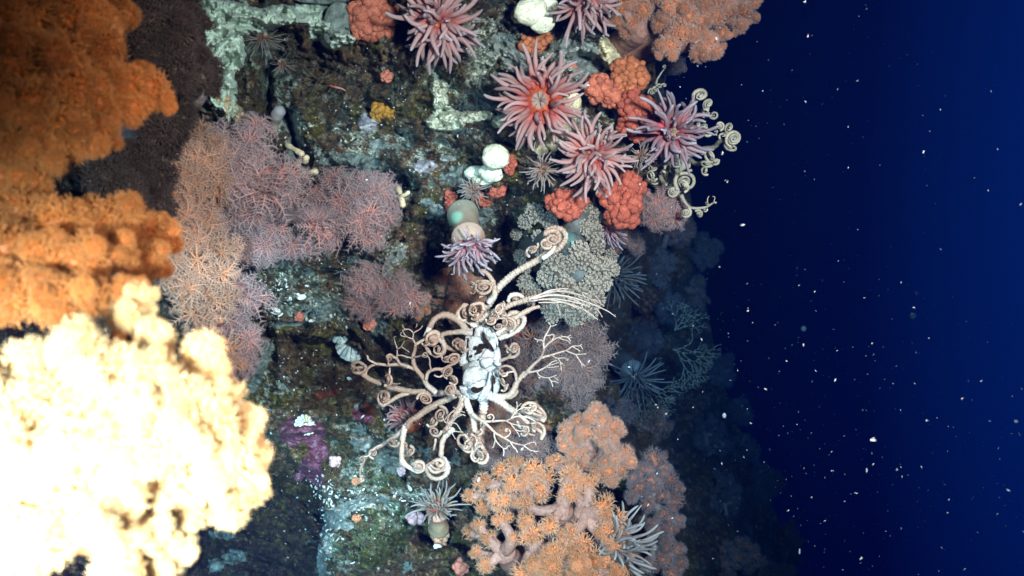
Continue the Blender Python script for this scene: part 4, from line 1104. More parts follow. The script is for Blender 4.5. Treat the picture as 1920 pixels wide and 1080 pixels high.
br(a, g3((1255, 316), (1300, 305), (1345, 315), (1375, 360)), 1.0, .8, .868, .864); br(a, g3((1340, 314), (1362, 300), (1385, 290)), .9, .7, .866, .864); br(a, g3((1250, 322), (1300, 340), (1340, 350), (1372, 382)), 1.0, .8, .868, .864); br(a, g3((1290, 305), (1278, 296), (1268, 292)), .8, .7, .867, .865); br(a, g3((1350, 325), (1372, 322), (1392, 312)), .8, .7, .866, .864)
br(a, g3((1042, 550), (1100, 532), (1170, 515), (1240, 488), (1320, 460), (1370, 430)), 2.4, 1.4, .884, .870)
br(a, g3((1370, 430), (1420, 412), (1470, 410), (1490, 402), (1502, 388)), 1.3, .8, .87, .864); br(a, g3((1400, 418), (1440, 442), (1482, 470)), 1.0, .8, .869, .865); br(a, g3((1488, 405), (1505, 430), (1518, 450)), .9, .7, .866, .864)
br(a, g3((1320, 462), (1380, 485), (1440, 508), (1500, 506), (1552, 500)), 1.4, .9, .87, .864); br(a, g3((1438, 508), (1470, 560), (1505, 610), (1545, 640)), 1.2, .8, .868, .864); br(a, g3((1500, 604), (1505, 630), (1510, 655)), .9, .7, .866, .864)
br(a, g3((1170, 516), (1205, 540), (1240, 552), (1300, 550), (1352, 560)), 1.5, .9, .874, .866); br(a, g3((1240, 553), (1262, 590), (1290, 618)), 1.2, 1.0, .87, .866); br(a, g3((1268, 600), (1270, 640), (1276, 685)), 1.0, .8, .868, .866); curl(a, 1062, 674, 3, 1.0, .864, 1.2, 0, 1, 0, 0); curl(a, 1057, 683, 3, 1.0, .864, 1.2, 1, 1, 0, 0)
br(a, g3((895, 712), (960, 702), (1020, 690), (1080, 660), (1130, 630)), 2.2, 1.3, .885, .872); br(a, g3((1130, 630), (1160, 600), (1200, 582), (1225, 580)), 1.1, .8, .872, .866); br(a, g3((1130, 632), (1180, 620), (1245, 600)), 1.1, .8, .872, .866); br(a, g3((1110, 650), (1180, 652), (1245, 640)), 1.1, .8, .872, .866)
br(a, g3((1000, 700), (1030, 745), (1080, 765), (1130, 770), (1180, 755), (1222, 742)), 1.4, .8, .878, .868); br(a, g3((1130, 770), (1160, 805), (1205, 812), (1240, 825)), 1.0, .7, .872, .868); br(a, g3((1160, 805), (1172, 840), (1182, 872)), .9, .7, .871, .868); br(a, g3((1190, 760), (1220, 780), (1240, 800)), .8, .7, .87, .868); br(a, g3((1040, 755), (1030, 775), (1022, 762)), 1.0, 1.1, .872, .87)
br(a, g3((772, 800), (758, 730), (720, 665), (660, 635), (600, 640)), 3.0, 2.0, .884, .876, coil=(941, 697, 1.0, -1, .5, .6))
br(a, g3((745, 700), (690, 705), (640, 720), (600, 690)), 2.0, 1.6, .88, .876)
curl(a, 944, 716, 9, 2.2, .88, 2.2, 1.0, 1, .8); curl(a, 947, 726, 8, 2.2, .882, 1.8, 2.0, -1, .9); curl(a, 943, 700, 8, 2.2, .878, 2.0, .2, 1, .6)
br(a, g3((560, 600), (610, 575), (670, 545), (700, 510), (690, 450), (650, 405)), 3.4, 2.6, .888, .876)
br(a, g3((680, 540), (750, 530), (795, 490), (795, 430), (765, 390)), 3.2, 2.2, .884, .872, coil=(964, 654, 1.9, -1, .2, .5))
curl(a, 955, 655, 6, 1.8, .872, 1.8, 2.4, 1, .4)

# the long arm to the upper right with its big curl
a = arm(c4((680, 740), (720, 640), (735, 590), (755, 550), (785, 500), (850, 430), (920, 385), (1000, 340), (1060, 305), (1110, 275), (1135, 235), (1130, 200), (1095, 185), (1055, 190), (1035, 215)), 7.4, 4.2, SD + .01, .868, ridge=.10, coil=(1037, 447, 1.9, 1, .15, .3))
br(a, c4((1020, 335), (1060, 310), (1080, 280), (1068, 252), (1035, 240), (1015, 255)), 4.2, 2.8, .872, .862, coil=(1025.5, 458, 1.9, -1, .3, .6))
curl(a, 997, 470, 11, 3.0, .872, 2.2, 2.4, 1, .5, 1.0); curl(a, 1002, 464, 9, 2.8, .868, 1.4, -.4, 1, .9, .6)
br(a, c4((745, 560), (775, 525), (772, 470), (750, 430), (725, 405), (705, 402)), 5.6, 3.8, .89, .878)
br(a, c4((768, 470), (730, 455), (690, 460), (680, 485)), 3.6, 2.6, .88, .872, coil=(908, 538, 2.2, -1, .3, .7))
curl(a, 886, 533, 8, 2.3, .88, 2.0, .6, 1, .7); curl(a, 898, 530, 7, 2.2, .876, 2.0, 2.6, 1, .7); curl(a, 900, 548, 8, 2.2, .876, 1.8, 1.2, -1, .7); curl(a, 891, 543, 9, 2.2, .878, 1.6, 2.2, -1, 1.0)

# the brush-like arm reaching right, and the coils under it
a = arm(c4((650, 720), (690, 665), (730, 630), (790, 600), (850, 575), (910, 555), (960, 540), (1000, 530)), 6.4, 4.6, SD, .865, ridge=.12)
for pts, r_ in ((((970, 540), (1060, 522), (1150, 528), (1230, 552), (1300, 580), (1350, 605), (1388, 632)), 2.3), (((980, 530), (1060, 498), (1110, 488), (1150, 490)), 1.9), (((985, 535), (1080, 505), (1170, 512), (1250, 535), (1325, 572)), 1.9),
                (((960, 550), (1040, 545), (1110, 555), (1180, 575), (1240, 600), (1298, 645)), 2.2), (((990, 528), (1050, 505), (1120, 500), (1190, 515), (1230, 530), (1220, 512), (1250, 515)), 1.6), (((1000, 545), (1080, 540), (1150, 550), (1210, 565), (1260, 580), (1250, 560)), 1.6),
                (((1050, 520), (1100, 520), (1160, 540), (1210, 560), (1225, 590), (1255, 620)), 1.5), (((950, 545), (1010, 515), (1060, 505), (1100, 500)), 1.8), (((1290, 580), (1300, 600), (1322, 633)), 1.2), (((1305, 605), (1285, 612)), 1.0), (((1380, 628), (1388, 622)), 1.0),
                (((1095, 560), (1100, 590), (1108, 615)), 1.2), (((1100, 585), (1125, 580)), 1.0), (((1000, 560), (1060, 560), (1130, 562), (1200, 590)), 1.5), (((1240, 545), (1290, 545), (1310, 560), (1290, 525)), 1.1)):
    br(a, c4(*pts), r_, .8, .866 + rnd.uniform(-.006, .004), .856, name='twig')
br(a, c4((790, 720), (850, 665), (900, 622), (960, 590), (1000, 580)), 5.0, 3.6, .885, .878, ridge=.10)
br(a, c4((800, 740), (870, 710), (915, 680), (925, 640), (900, 620)), 5.0, 4.0, .895, .888, coil=(961, 604, 2.0, -1, .2, .5))
curl(a, 955, 607, 14, 3.4, .882, 2.4, 1.0, -1, .4, .5)
br(a, c4((850, 610), (900, 620), (955, 600), (975, 570), (960, 545)), 4.0, 3.2, .892, .890)
br(a, c4((845, 555), (860, 525), (895, 520), (920, 540), (905, 560)), 4.2, 3.4, .91, .905, coil=(968, 563, 1.3, 1, .5, .8))
for (x, y, r_, tb) in ((935, 580, 9, 2.4), (928, 592, 9, 2.4), (943, 590, 8, 2.2), (922, 600, 10, 2.6), (945, 605, 9, 2.2), (935, 612, 8, 2.2), (940, 572, 7, 2.0)):
    curl(a, x, y, r_, tb, .866 + rnd.uniform(-.004, .008), 2.0, rnd.uniform(0, 6), rnd.choice((-1, 1)), rnd.uniform(.2, .9), .8)
br(a, c4((800, 610), (818, 590), (812, 570), (828, 568), (822, 580)), 1.6, 1.2, .862, .858)
br(a, g3((530, 330), (600, 260), (660, 240)), 5.4, 4.6, .895, .89)

# arms to the upper left: a tall arch, a bent elbow, and their coils
a = arm(c4((700, 740), (650, 715), (610, 670), (565, 635), (520, 622), (475, 645), (445, 690)), 7.0, 5.2, SD, .88, ridge=.05)
br(a, c4((445, 690), (432, 725), (445, 755), (480, 740), (490, 715)), 5.0, 3.4, .88, .874, coil=(812, 636, 1.6, -1, .4, .8))
br(a, c4((490, 740), (515, 770), (515, 810), (485, 832), (455, 820)), 4.8, 4.0, .886, .882)
br(a, c4((455, 820), (430, 790), (425, 760), (440, 735)), 4.0, 3.2, .882, .876)
br(a, c4((665, 715), (610, 708), (560, 712), (515, 722), (520, 765), (545, 790), (575, 800)), 5.2, 3.8, .888, .884)
br(a, c4((575, 800), (610, 795), (625, 770), (605, 750)), 3.2, 2.4, .884, .876, coil=(863, 648, 1.8, -1, .3, .6))
curl(a, 857, 641, 9, 2.2, .876, 2.0, 2.4, 1, .5); curl(a, 868, 655, 8, 2.0, .874, 2.0, .3, 1, .6); curl(a, 821, 654, 9, 2.6, .872, 2.0, 1.5, 1, .5); curl(a, 800, 642, 8, 2.2, .87, 2.0, 2.5, -1, .8)
br(a, c4((690, 690), (640, 650), (600, 640), (590, 610), (620, 575)), 4.6, 3.6, .89, .886, coil=(872, 586, 1.7, 1, .4, .6))
br(a, c4((720, 600), (715, 570), (690, 565), (660, 575), (655, 605), (680, 640), (705, 625), (715, 600)), 3.6, 3.0, .876, .868)
curl(a, 888, 582, 11, 3.0, .866, 1.6, 1.2, 1, .3, .6); curl(a, 893, 592, 9, 2.6, .87, 1.8, 2.2, -1, .7)
# small pale lumps caught among the arms
# ------------------------------------------------------------------ anemones
GA = 'anemones on the rock wall'
anemone('anemone', 'large pink anemone cut by the top edge, beside the salmon lump', 822, 45, .90, 100, (-.12, -.35), 'tent_pink', 'disc_orange', 'col_rust', 78, .92, .30, (800, 10, rock_s(800, 10)), group=GA, splay=(.5, 2.0), w=1.0)
anemone('anemone', 'pink anemone turned right with an orange striped column at the top edge', 1098, 5, .90, 84, (.45, -.95), 'tent_pink', 'disc_orange', 'col_tan', 56, .95, .33, (1062, -55, .95), group=GA, splay=(.15, 1.2), w=1.0, col_r=.42)
anemone('anemone', 'wide pink anemone showing a fiery orange ring round its pale mouth', 1012, 188, .885, 98, (-.32, .12), 'tent_pink', 'disc_ring', 'col_rust', 84, .84, .50, group=GA, splay=(1.0, 1.7), w=.98)
anemone('anemone', 'rosy anemone with a greenish mouth, below the orange ringed one', 1112, 292, .87, 88, (.05, -.05), 'tent_pink', 'disc_pale', 'col_rust', 78, .86, .34, group=GA, splay=(.45, 1.8), w=1.02)
anemone('anemone', 'dusky mauve anemone in front of the coiled star on the wall edge', 1262, 247, .90, 86, (.35, .0), 'tent_mauve', 'disc_pale', 'col_rust', 66, .92, .36, (1235, 250, 1.0), group=GA, splay=(.4, 1.85), w=1.0)
anemone('anemone', 'small whitish anemone left of the rosy one and under the orange ringed one', 1017, 318, .90, 42, (-.1, -.1), 'tent_pale', 'disc_pale', 'col_cream', 58, .95, .32, group=GA, splay=(.3, 1.8), w=.72)
anemone('anemone', 'smallest whitish anemone, between the rosy and the dusky mauve ones', 1202, 294, .90, 33, (.4, -.3), 'tent_pale', 'disc_pale', 'col_cream', 50, 1.0, .3, group=GA, splay=(.2, 1.5), w=.65)
anemone('anemone', 'hanging anemone with a smooth cream column and mauve tentacles pointing down', 880, 466, .865, 62, (.12, -1.25), 'tent_mauve', 'disc_orange', 'col_cream', 62, .92, .42, (868, 402, .915), group=GA, splay=(.1, 1.25), w=1.12, col_r=.58)
anemone('anemone', 'small beige anemone among red lumps above the cream column', 886, 358, .95, 36, (-.3, -.4), 'tent_pale', 'disc_pale', 'col_tan', 44, .95, .32, group=GA, splay=(.3, 1.6), w=.75)
anemone('anemone', 'grey tentacled anemone on an orange foot near the bottom', 820, 948, .92, 52, (.0, .75), 'tent_grey', 'disc_pale', 'col_tan', 46, .98, .42, (822, 990, .96), group=GA, splay=(.1, 1.35), w=.82, col_r=.45)
anemone('anemone', 'blue lit anemone in the dim water right of the grey cauliflower coral', 1152, 520, 1.12, 62, (.5, -.1), 'tent_dimmed', 'disc_slate', 'tent_dimmed', 64, 1.05, .3, (1125, 520, rock_s(1125, 520)), group=GA, splay=(.2, 1.75), w=.6)
anemone('anemone', 'dim slate anemone with a bulbous pale column on the receding wall', 1190, 712, 1.28, 56, (.3, -.9), 'tent_dimmed', 'disc_slate', 'tent_dimmed', 50, 1.15, .34, (1168, 680, 1.33), group=GA, splay=(.1, 1.4), w=.6, col_r=.5)
anemone('anemone', 'half closed ribbed pink anemone behind the star arms', 757, 780, .955, 46, (-.5, .5), 'tent_pink', 'disc_pale', 'col_rust', 50, .62, .5, (775, 785, rock_s(775, 785)), group=GA, splay=(.2, 1.0), w=1.05, col_r=.6)
anemone('anemone', 'blue grey anemone with stout blunt tentacles among the orange corals', 1168, 1022, .89, 76, (1.3, .25), 'tent_blue', 'disc_slate', 'tent_blue', 46, .98, .5, (1130, 1035, .93), group=GA, splay=(.1, .9), w=.85, col_r=.4)
anemone('anemone', 'mauve anemone hanging in shadow under the red nodule clump', 1140, 432, .96, 40, (.2, -1.1), 'tent_mauve', 'disc_orange', 'col_rust', 34, 1.1, .4, (1128, 405, .99), group=GA, splay=(.1, .9), w=.8)
anemone('anemone', 'pale fringed anemone tucked under the teal sponge', 492, 74, .97, 36, (.1, -.7), 'tent_grey', 'disc_pale', 'col_cream', 60, 1.2, .3, group=GA, splay=(.1, 1.5), w=.42)
anemone('anemone', 'tiny olive fringed anemone in the dark cleft below the teal sponge', 530, 122, .985, 24, (.3, -.6), 'tent_grey', 'disc_pale', 'col_cream', 36, 1.2, .3, group=GA, splay=(.1, 1.4), w=.5)

# ------------------------------------------------------------------ nodular corals
GN = 'knobbly red and orange corals'
nodule_coral('smooth salmon cauliflower lump at the top edge left of the large anemone', 699, 32, 39, 41, 9.5, 'nod_salmon', group=GN, seed=1, off=.03, irr=.15, heads=[(-8, -10, 32, 32, 2), (12, 8, 28, 30, 4), (-12, 18, 24, 20, 2), (20, -18, 20, 20, 0)])
nodule_coral('orange knobbly coral lump under the white puffy sponge', 1007, 80, 29, 19, 7.5, 'nod_orange', group=GN, seed=2, heads=[(-12, 2, 17, 16, 2), (10, -4, 19, 16, 4), (14, 8, 12, 10, 0)])
nodule_coral('salmon red knobbly coral right of the fiery anemone', 1130, 172, 32, 29, 7.5, 'nod_salmon', group=GN, seed=3, off=.03, heads=[(-6, -6, 24, 22, 4), (14, 4, 19, 20, 2), (18, 20, 14, 12, 0)])
nodule_coral('peach orange knobbly coral hanging under the pink soft coral trunk', 1178, 140, 32, 31, 8, 'nod_orange', group=GN, seed=4, off=.04, heads=[(-6, -10, 22, 20, 4), (10, 4, 22, 22, 6), (-10, 12, 20, 18, 2), (18, -8, 14, 16, 0)])
nodule_coral('tall deep red knobbly coral left of the dusky mauve anemone', 1196, 218, 41, 46, 8, 'nod_red', group=GN, seed=5, off=.05, heads=[(-12, -24, 22, 22, 6), (14, -12, 21, 20, 2), (-8, 14, 25, 22, 8), (18, 20, 20, 20, 4), (4, 34, 20, 14, 2), (28, 4, 12, 12, 0)])
nodule_coral('dark red knobbly coral just under the rosy anemone', 1064, 380, 36, 30, 8, 'nod_red', group=GN, seed=6, off=.06, heads=[(-14, 2, 22, 22, 4), (12, -4, 22, 18, 2), (2, 14, 22, 16, 6)])
nodule_coral('tall scarlet coral of large round knobs right of the dark red one', 1165, 372, 43, 50, 8.5, 'nod_red', group=GN, seed=7, off=.09, irr=.12, heads=[(15, -28, 22, 20, 4), (-14, -6, 26, 24, 6), (12, 10, 25, 24, 10), (-4, 32, 24, 20, 6), (30, -22, 14, 14, 0), (18, 34, 16, 16, 2)])
nodule_coral('little red knobbly coral touching the white snowman sponge', 957, 307, 11, 17, 5, 'nod_red', group=GN, seed=8, off=.02)
nodule_coral('small rose red lump right of the small beige anemone', 933, 357, 14, 13, 5.5, 'nod_red', group=GN, seed=9, off=.03)
nodule_coral('pinkish red lump between the beige anemone and the rose red lump', 907, 372, 15, 15, 5.5, 'nod_salmon', group=GN, seed=10, off=.03)
nodule_coral('narrow red coral above the cream anemone column', 845, 377, 10, 17, 4.5, 'nod_red', group=GN, seed=11, off=.02)
nodule_coral('tiny red tuft on dark rock below the large anemone', 726, 143, 10, 9, 3.5, 'nod_red', group=GN, seed=12, children=False)
nodule_coral('tiny crimson tuft above the ribbed limpet', 692, 607, 11, 10, 4, 'nod_red', group=GN, seed=13, children=False)
nodule_coral('round pink red ball on the green rock left of the crimson tuft', 562, 594, 7, 7, 3, 'nod_red', group=GN, seed=14, children=False)
nodule_coral('peach knobbly cluster at the foot of the grey anemone', 824, 1003, 16, 17, 6.5, 'nod_peach', group=GN, seed=15)
nodule_coral('pale pink grape like cluster left of the grey anemone foot', 778, 971, 18, 10, 5.5, 'nod_pink', group=GN, seed=16)
nodule_coral('brick red ball at the bottom beside the orange soft coral', 865, 1062, 14, 14, 6, 'nod_red', group=GN, seed=17, children=False)
nodule_coral('orange red lump right of the star disc', 975, 615, 22, 24, 7, 'nod_red', group=GN, seed=18, off=.05)
nodule_coral('dull orange lump behind the right side of the star disc', 978, 672, 16, 18, 6, 'nod_orange', group=GN, seed=19, off=.05)
nodule_coral('ochre knobbly sponge on bare brown rock', 719, 210, 21, 18, 5, 'nod_yellow', name='ochre_sponge', group=GN, seed=20, cat='sponge', off=.012)
nodule_coral('small orange red tuft at the top right of the white branched sponge', 1074, 126, 7, 7, 3, 'nod_red', group=GN, seed=21, children=False)
nodule_coral('orange red spot on green rock under the thin star arm tip', 668, 902, 7, 6, 3, 'nod_orange', group=GN, seed=22, children=False)
nodule_coral('second orange red spot lower on the green rock', 668, 972, 7, 5, 3, 'nod_orange', group=GN, seed=23, children=False)
nodule_coral('pale pink button on the green rock right of the coralline crust', 628, 866, 10, 9, 4, 'nod_pink', group=GN, seed=24, children=False)
nodule_coral('small pink button next to the round double coil', 752, 884, 6, 6, 3, 'nod_pink', group=GN, seed=25, children=False)
nodule_coral('dark brown knobbly ball on the far dim wall', 1202, 606, 26, 22, 7, 'nod_dark', group=GN, seed=26, off=.04)
nodule_coral('dark brown knobbly lump higher on the far dim wall', 1210, 565, 20, 18, 6, 'nod_dark', group=GN, seed=27, off=.04)

# ------------------------------------------------------------------ grey beige cauliflower coral
v, rt, up = view(1060, 490)
gc = thing('cauliflower_coral', 'grey beige cauliflower coral of rounded nubbly lobes on a slate stalk', 'coral', P(1050, 480, rock_s(1050, 480) - .01))
mb = MB()
for pts, r0, r1 in ((((1000, 470, 1.03), (1050, 455, .96), (1080, 470, .94), (1090, 520, .94)), 34, 24), (((1040, 470, 1.0), (1075, 430, .95), (1085, 400, .95)), 30, 20), (((1080, 480, .96), (1110, 500, .95), (1120, 540, .95)), 26, 20), (((1060, 490, .96), (1040, 540, .96), (1060, 580, .96)), 26, 20)):
    W = px_curve(pts, .96); longtube(mb, W, np.linspace(r0, r1, len(W)) * K * .96, 14)
mb.build('stalk', M['cauli_stalk'], gc)
for x, y, r, d in ((1002, 400, 21, .975), (1030, 413, 20, .97), (985, 415, 17, .985), (1105, 395, 20, .95), (1112, 435, 22, .945), (1120, 462, 18, .94), (975, 480, 14, 1.0), (968, 440, 13, 1.02), (1025, 480, 22, .95), (1042, 500, 26, .935), (1070, 495, 20, .93), (1025, 520, 22, .945), (1060, 530, 24, .935), (1085, 470, 20, .925), (1098, 490, 22, .925),
                   (1120, 500, 24, .93), (1140, 500, 20, .94), (1110, 525, 22, .93), (1130, 530, 20, .94), (1090, 550, 24, .935), (1115, 560, 22, .94), (985, 530, 18, .97), (990, 555, 20, .965), (1030, 575, 20, .955), (1035, 592, 16, .955), (1060, 575, 24, .945), (1085, 590, 22, .945), (1075, 600, 16, .945), (1105, 580, 22, .945), (1000, 545, 18, .965), (1150, 505, 14, .95), (1095, 425, 16, .94), (1010, 445, 15, .99), (1048, 470, 18, .95), (985, 500, 15, .99), (1118, 408, 14, .95), (1145, 480, 14, .95)):
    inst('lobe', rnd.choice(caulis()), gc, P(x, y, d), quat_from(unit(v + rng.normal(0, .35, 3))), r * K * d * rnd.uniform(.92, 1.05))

def polyp_colony(label, base, spots, key, stalks, group=None, name='soft_coral', sizes=(.9, 1.15)):
    root = thing(name, label, 'coral', P(*base), group)
    mb = MB()
    for pts, r0, r1 in stalks:
        W = px_curve(pts, pts[0][2]); s = np.linspace(0, 1, len(W))
        longtube(mb, W, np.linspace(r0, r1, len(W)) * K * pts[0][2] * (1 + .06 * np.sin(s * 25)), 16, s)
    mb.build('trunk', M['stalk_glass'], root)
    ms = hairy(key)
    for x, y, d, r in spots:
        v, rt, up = view(x, y)
        q = quat_from(unit(v + rng.normal(0, .38, 3))) @ Quaternion((0, 0, 1), rnd.uniform(0, 6.28))
        inst('polyp', rnd.choice(ms), root, P(x, y, d), q, r * K * d * rnd.uniform(*sizes))
    return root
# ------------------------------------------------------------------ soft corals
GS = 'bushy soft corals'
# top right
soft_coral('orange soft coral bush with a pink trunk against the open water at the top right', (1150, 95, 1.0),
    [(1172, 12, .92, 24), (1205, 20, .91, 22), (1225, -10, .91, 26), (1260, 15, .90, 26), (1290, 30, .895, 26), (1285, -5, .90, 26), (1275, 60, .895, 24), (1300, 62, .895, 22), (1255, 85, .90, 24), (1238, 90, .905, 18), (1320, 12, .90, 24), (1345, 30, .90, 22), (1350, 0, .90, 26), (1318, 92, .90, 26), (1330, 75, .895, 20), (1340, 95, .90, 20), (1355, 62, .90, 17), (1388, 48, .905, 20), (1392, 20, .905, 22), (1380, -8, .905, 24), (1412, 32, .905, 15), (1415, 5, .91, 15), (1240, 45, .91, 22), (1190, 40, .92, 20), (1158, 40, .93, 18), (1318, 40, .90, 20), (1365, 20, .90, 20), (1175, 60, .93, 16), (1305, 100, .90, 16)],
    'orange', 'stalk', group=GS, hubs=[(1200, 60, .93), (1265, 40, .92), (1330, 30, .92), (1310, 70, .915), (1375, 20, .92)], trunk_r=.62)
soft_coral('blue dim soft coral hanging just below the orange bush at the top right', (1215, 125, 1.12),
    fill(1250, 125, 36, 20, 9, 17, 1.12, seed=5), 'dusk', 'stalk_mauve', group=GS)
# bottom right colonies
soft_coral('compact orange soft coral standing up above the large bottom bush', (1112, 900, .98),
    [(1118, 770, .93, 21), (1085, 790, .93, 20), (1105, 785, .92, 18), (1130, 790, .92, 18), (1062, 806, .93, 18), (1075, 822, .925, 20), (1150, 800, .93, 20), (1162, 808, .935, 15), (1095, 812, .915, 22), (1128, 815, .915, 22), (1058, 835, .93, 17), (1078, 850, .925, 19), (1070, 866, .93, 17), (1172, 850, .93, 21), (1180, 866, .93, 16), (1150, 860, .92, 22), (1140, 885, .92, 24), (1160, 880, .925, 20), (1120, 880, .925, 18), (1092, 870, .93, 18), (1148, 832, .925, 18)],
    'orange', 'stalk', group=GS, hubs=[(1108, 845, .95), (1130, 860, .945)], trunk_r=.55)
soft_coral('large peach and orange soft coral bush filling the bottom centre', (1000, 1110, 1.0),
    [(905, 905, .93, 24), (935, 940, .91, 26), (960, 905, .92, 22), (905, 950, .93, 20), (940, 975, .90, 22), (985, 945, .90, 20), (900, 985, .92, 18), (915, 1010, .91, 20), (1000, 1000, .885, 28), (985, 975, .885, 20), (1030, 985, .885, 20), (1065, 925, .895, 24), (965, 1010, .89, 18), (1060, 1010, .885, 20), (1070, 890, .91, 24), (1085, 905, .905, 20), (1105, 905, .905, 24), (1075, 1000, .885, 22), (1130, 950, .89, 28), (1150, 975, .89, 28), (1135, 995, .885, 26), (1160, 1000, .89, 22), (1090, 1020, .88, 24), (1050, 1035, .875, 28), (1080, 1055, .87, 30), (1110, 1045, .875, 26), (1025, 1065, .87, 26), (1060, 1075, .868, 26), (1140, 1060, .88, 24), (1165, 1060, .89, 24), (980, 1075, .875, 24), (910, 1060, .90, 20), (1150, 1025, .88, 22), (1120, 1080, .875, 26), (940, 885, .935, 22), (1000, 880, .93, 24), (1025, 895, .925, 22), (1015, 920, .925, 24), (985, 905, .925, 22), (1040, 870, .93, 20), (965, 870, .94, 20), (885, 930, .94, 18), (880, 1000, .935, 16), (895, 1035, .92, 16)],
    'peach', 'stalk', 'big', group=GS, hubs=[(945, 1035, .905), (1005, 1030, .90), (1055, 955, .90), (1098, 960, .90), (1130, 1010, .91), (1070, 1040, .90), (980, 940, .94)], trunk_r=.58)
soft_coral('golden peach soft coral mound along the bottom edge right of centre', (1060, 1130, .96),
    fill(1075, 1072, 85, 40, 16, 22, .868, .012, seed=21), 'peach2', 'stalk', 'mid', group=GS)
soft_coral('bluish fringed orange soft coral at the right of the bottom bush', (1215, 960, 1.05),
    [(1225, 865, .97, 24), (1205, 880, .96, 20), (1245, 880, .97, 20), (1255, 900, .975, 20), (1270, 915, .98, 16), (1225, 905, .965, 22), (1200, 915, .96, 22), (1262, 935, .98, 20), (1240, 930, .97, 18), (1215, 945, .965, 18), (1245, 965, .975, 20), (1270, 975, .98, 16), (1225, 985, .965, 18), (1255, 990, .975, 18), (1250, 1015, .975, 20), (1270, 1030, .98, 16), (1275, 1055, .98, 17), (1245, 1050, .975, 20), (1190, 895, .96, 18), (1215, 1060, .965, 20), (1260, 1075, .975, 20), (1185, 930, .96, 18)],
    'dusk', 'stalk_mauve', group=GS, hubs=[(1220, 920, 1.0), (1230, 1000, 1.0)], trunk_r=.9)
# behind the star, to the right
polyp_colony('brown mauve soft coral bush in the blue water right of the star disc', (1030, 700, 1.16),
    fill(1045, 672, 92, 76, 38, 32, 1.06, .05, seed=8), 'dusk_hair', [(((1000, 700, 1.14), (1030, 680, 1.10), (1075, 650, 1.07)), 26, 16), (((1010, 700, 1.12), (1020, 730, 1.1), (1050, 745, 1.08)), 22, 14)], GS)
soft_coral('dull orange soft coral behind the lower right star arms', (930, 800, 1.08),
    fill(945, 812, 70, 50, 20, 22, 1.01, .03, seed=9), 'orange', 'stalk', group=GS)
polyp_colony('mauve fuzzy soft coral under the lower right star arms', (1010, 850, 1.05),
    fill(985, 860, 75, 36, 20, 28, .985, .02, seed=10), 'dusk_hair', [(((1000, 880, 1.04), (1000, 860, 1.0), (1030, 850, .99)), 20, 12)], GS)
soft_coral('red brown soft coral in the hollow above the star', (855, 560, 1.08),
    fill(860, 555, 52, 40, 16, 18, 1.04, .02, seed=12), 'orange', 'stalk', group=GS)
polyp_colony('small mauve soft coral right of the scarlet knobs', (1215, 385, 1.05),
    fill(1234, 385, 36, 30, 16, 22, .97, .02, seed=13), 'mauve', [(((1205, 385, 1.03), (1225, 385, .99), (1240, 380, .98)), 14, 9)], GS)
soft_coral('dim olive soft coral below the scarlet knobs', (1165, 450, 1.15), fill(1172, 445, 28, 36, 9, 16, 1.08, .02, seed=14), 'dusk', 'stalk_mauve', group=GS)
soft_coral('coral pink soft coral in the shade above the arched star arm', (782, 575, 1.04), [(776, 552, .98, 16), (795, 560, .975, 15), (782, 575, .97, 15), (770, 570, .98, 12), (798, 580, .98, 11), (785, 590, .98, 12)], 'orange', 'stalk', 'big', group=GS)
# dim colonies on the wall that recedes into the dark
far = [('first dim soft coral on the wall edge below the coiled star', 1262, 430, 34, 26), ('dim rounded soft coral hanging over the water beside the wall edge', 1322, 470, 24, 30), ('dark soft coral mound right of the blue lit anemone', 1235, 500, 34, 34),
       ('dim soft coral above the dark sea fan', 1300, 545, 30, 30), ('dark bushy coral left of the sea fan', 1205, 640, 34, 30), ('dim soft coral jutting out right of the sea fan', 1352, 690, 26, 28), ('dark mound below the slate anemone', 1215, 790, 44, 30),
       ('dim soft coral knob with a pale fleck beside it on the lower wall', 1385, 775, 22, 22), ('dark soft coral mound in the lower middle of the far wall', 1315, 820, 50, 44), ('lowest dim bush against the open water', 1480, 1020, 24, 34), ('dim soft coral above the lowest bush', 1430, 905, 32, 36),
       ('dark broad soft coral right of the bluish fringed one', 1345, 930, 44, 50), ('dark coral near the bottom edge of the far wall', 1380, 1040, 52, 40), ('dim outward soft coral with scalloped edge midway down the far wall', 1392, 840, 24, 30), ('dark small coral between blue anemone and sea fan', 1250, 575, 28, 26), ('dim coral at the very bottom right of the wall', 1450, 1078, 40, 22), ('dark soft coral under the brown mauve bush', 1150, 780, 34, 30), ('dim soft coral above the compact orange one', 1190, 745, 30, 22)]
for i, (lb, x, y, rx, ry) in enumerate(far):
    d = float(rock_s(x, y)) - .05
    soft_coral(lb, (x - 10, y, d + .08), fill(x, y, rx, ry, 24 if rx > 30 else 16, 11.5, d, .05, seed=30 + i), ('dusk', 'dim', 'dim')[i % 3], 'stalk_mauve', 'big', sat=1, group='dim soft corals on the far wall', trunk_r=.4)

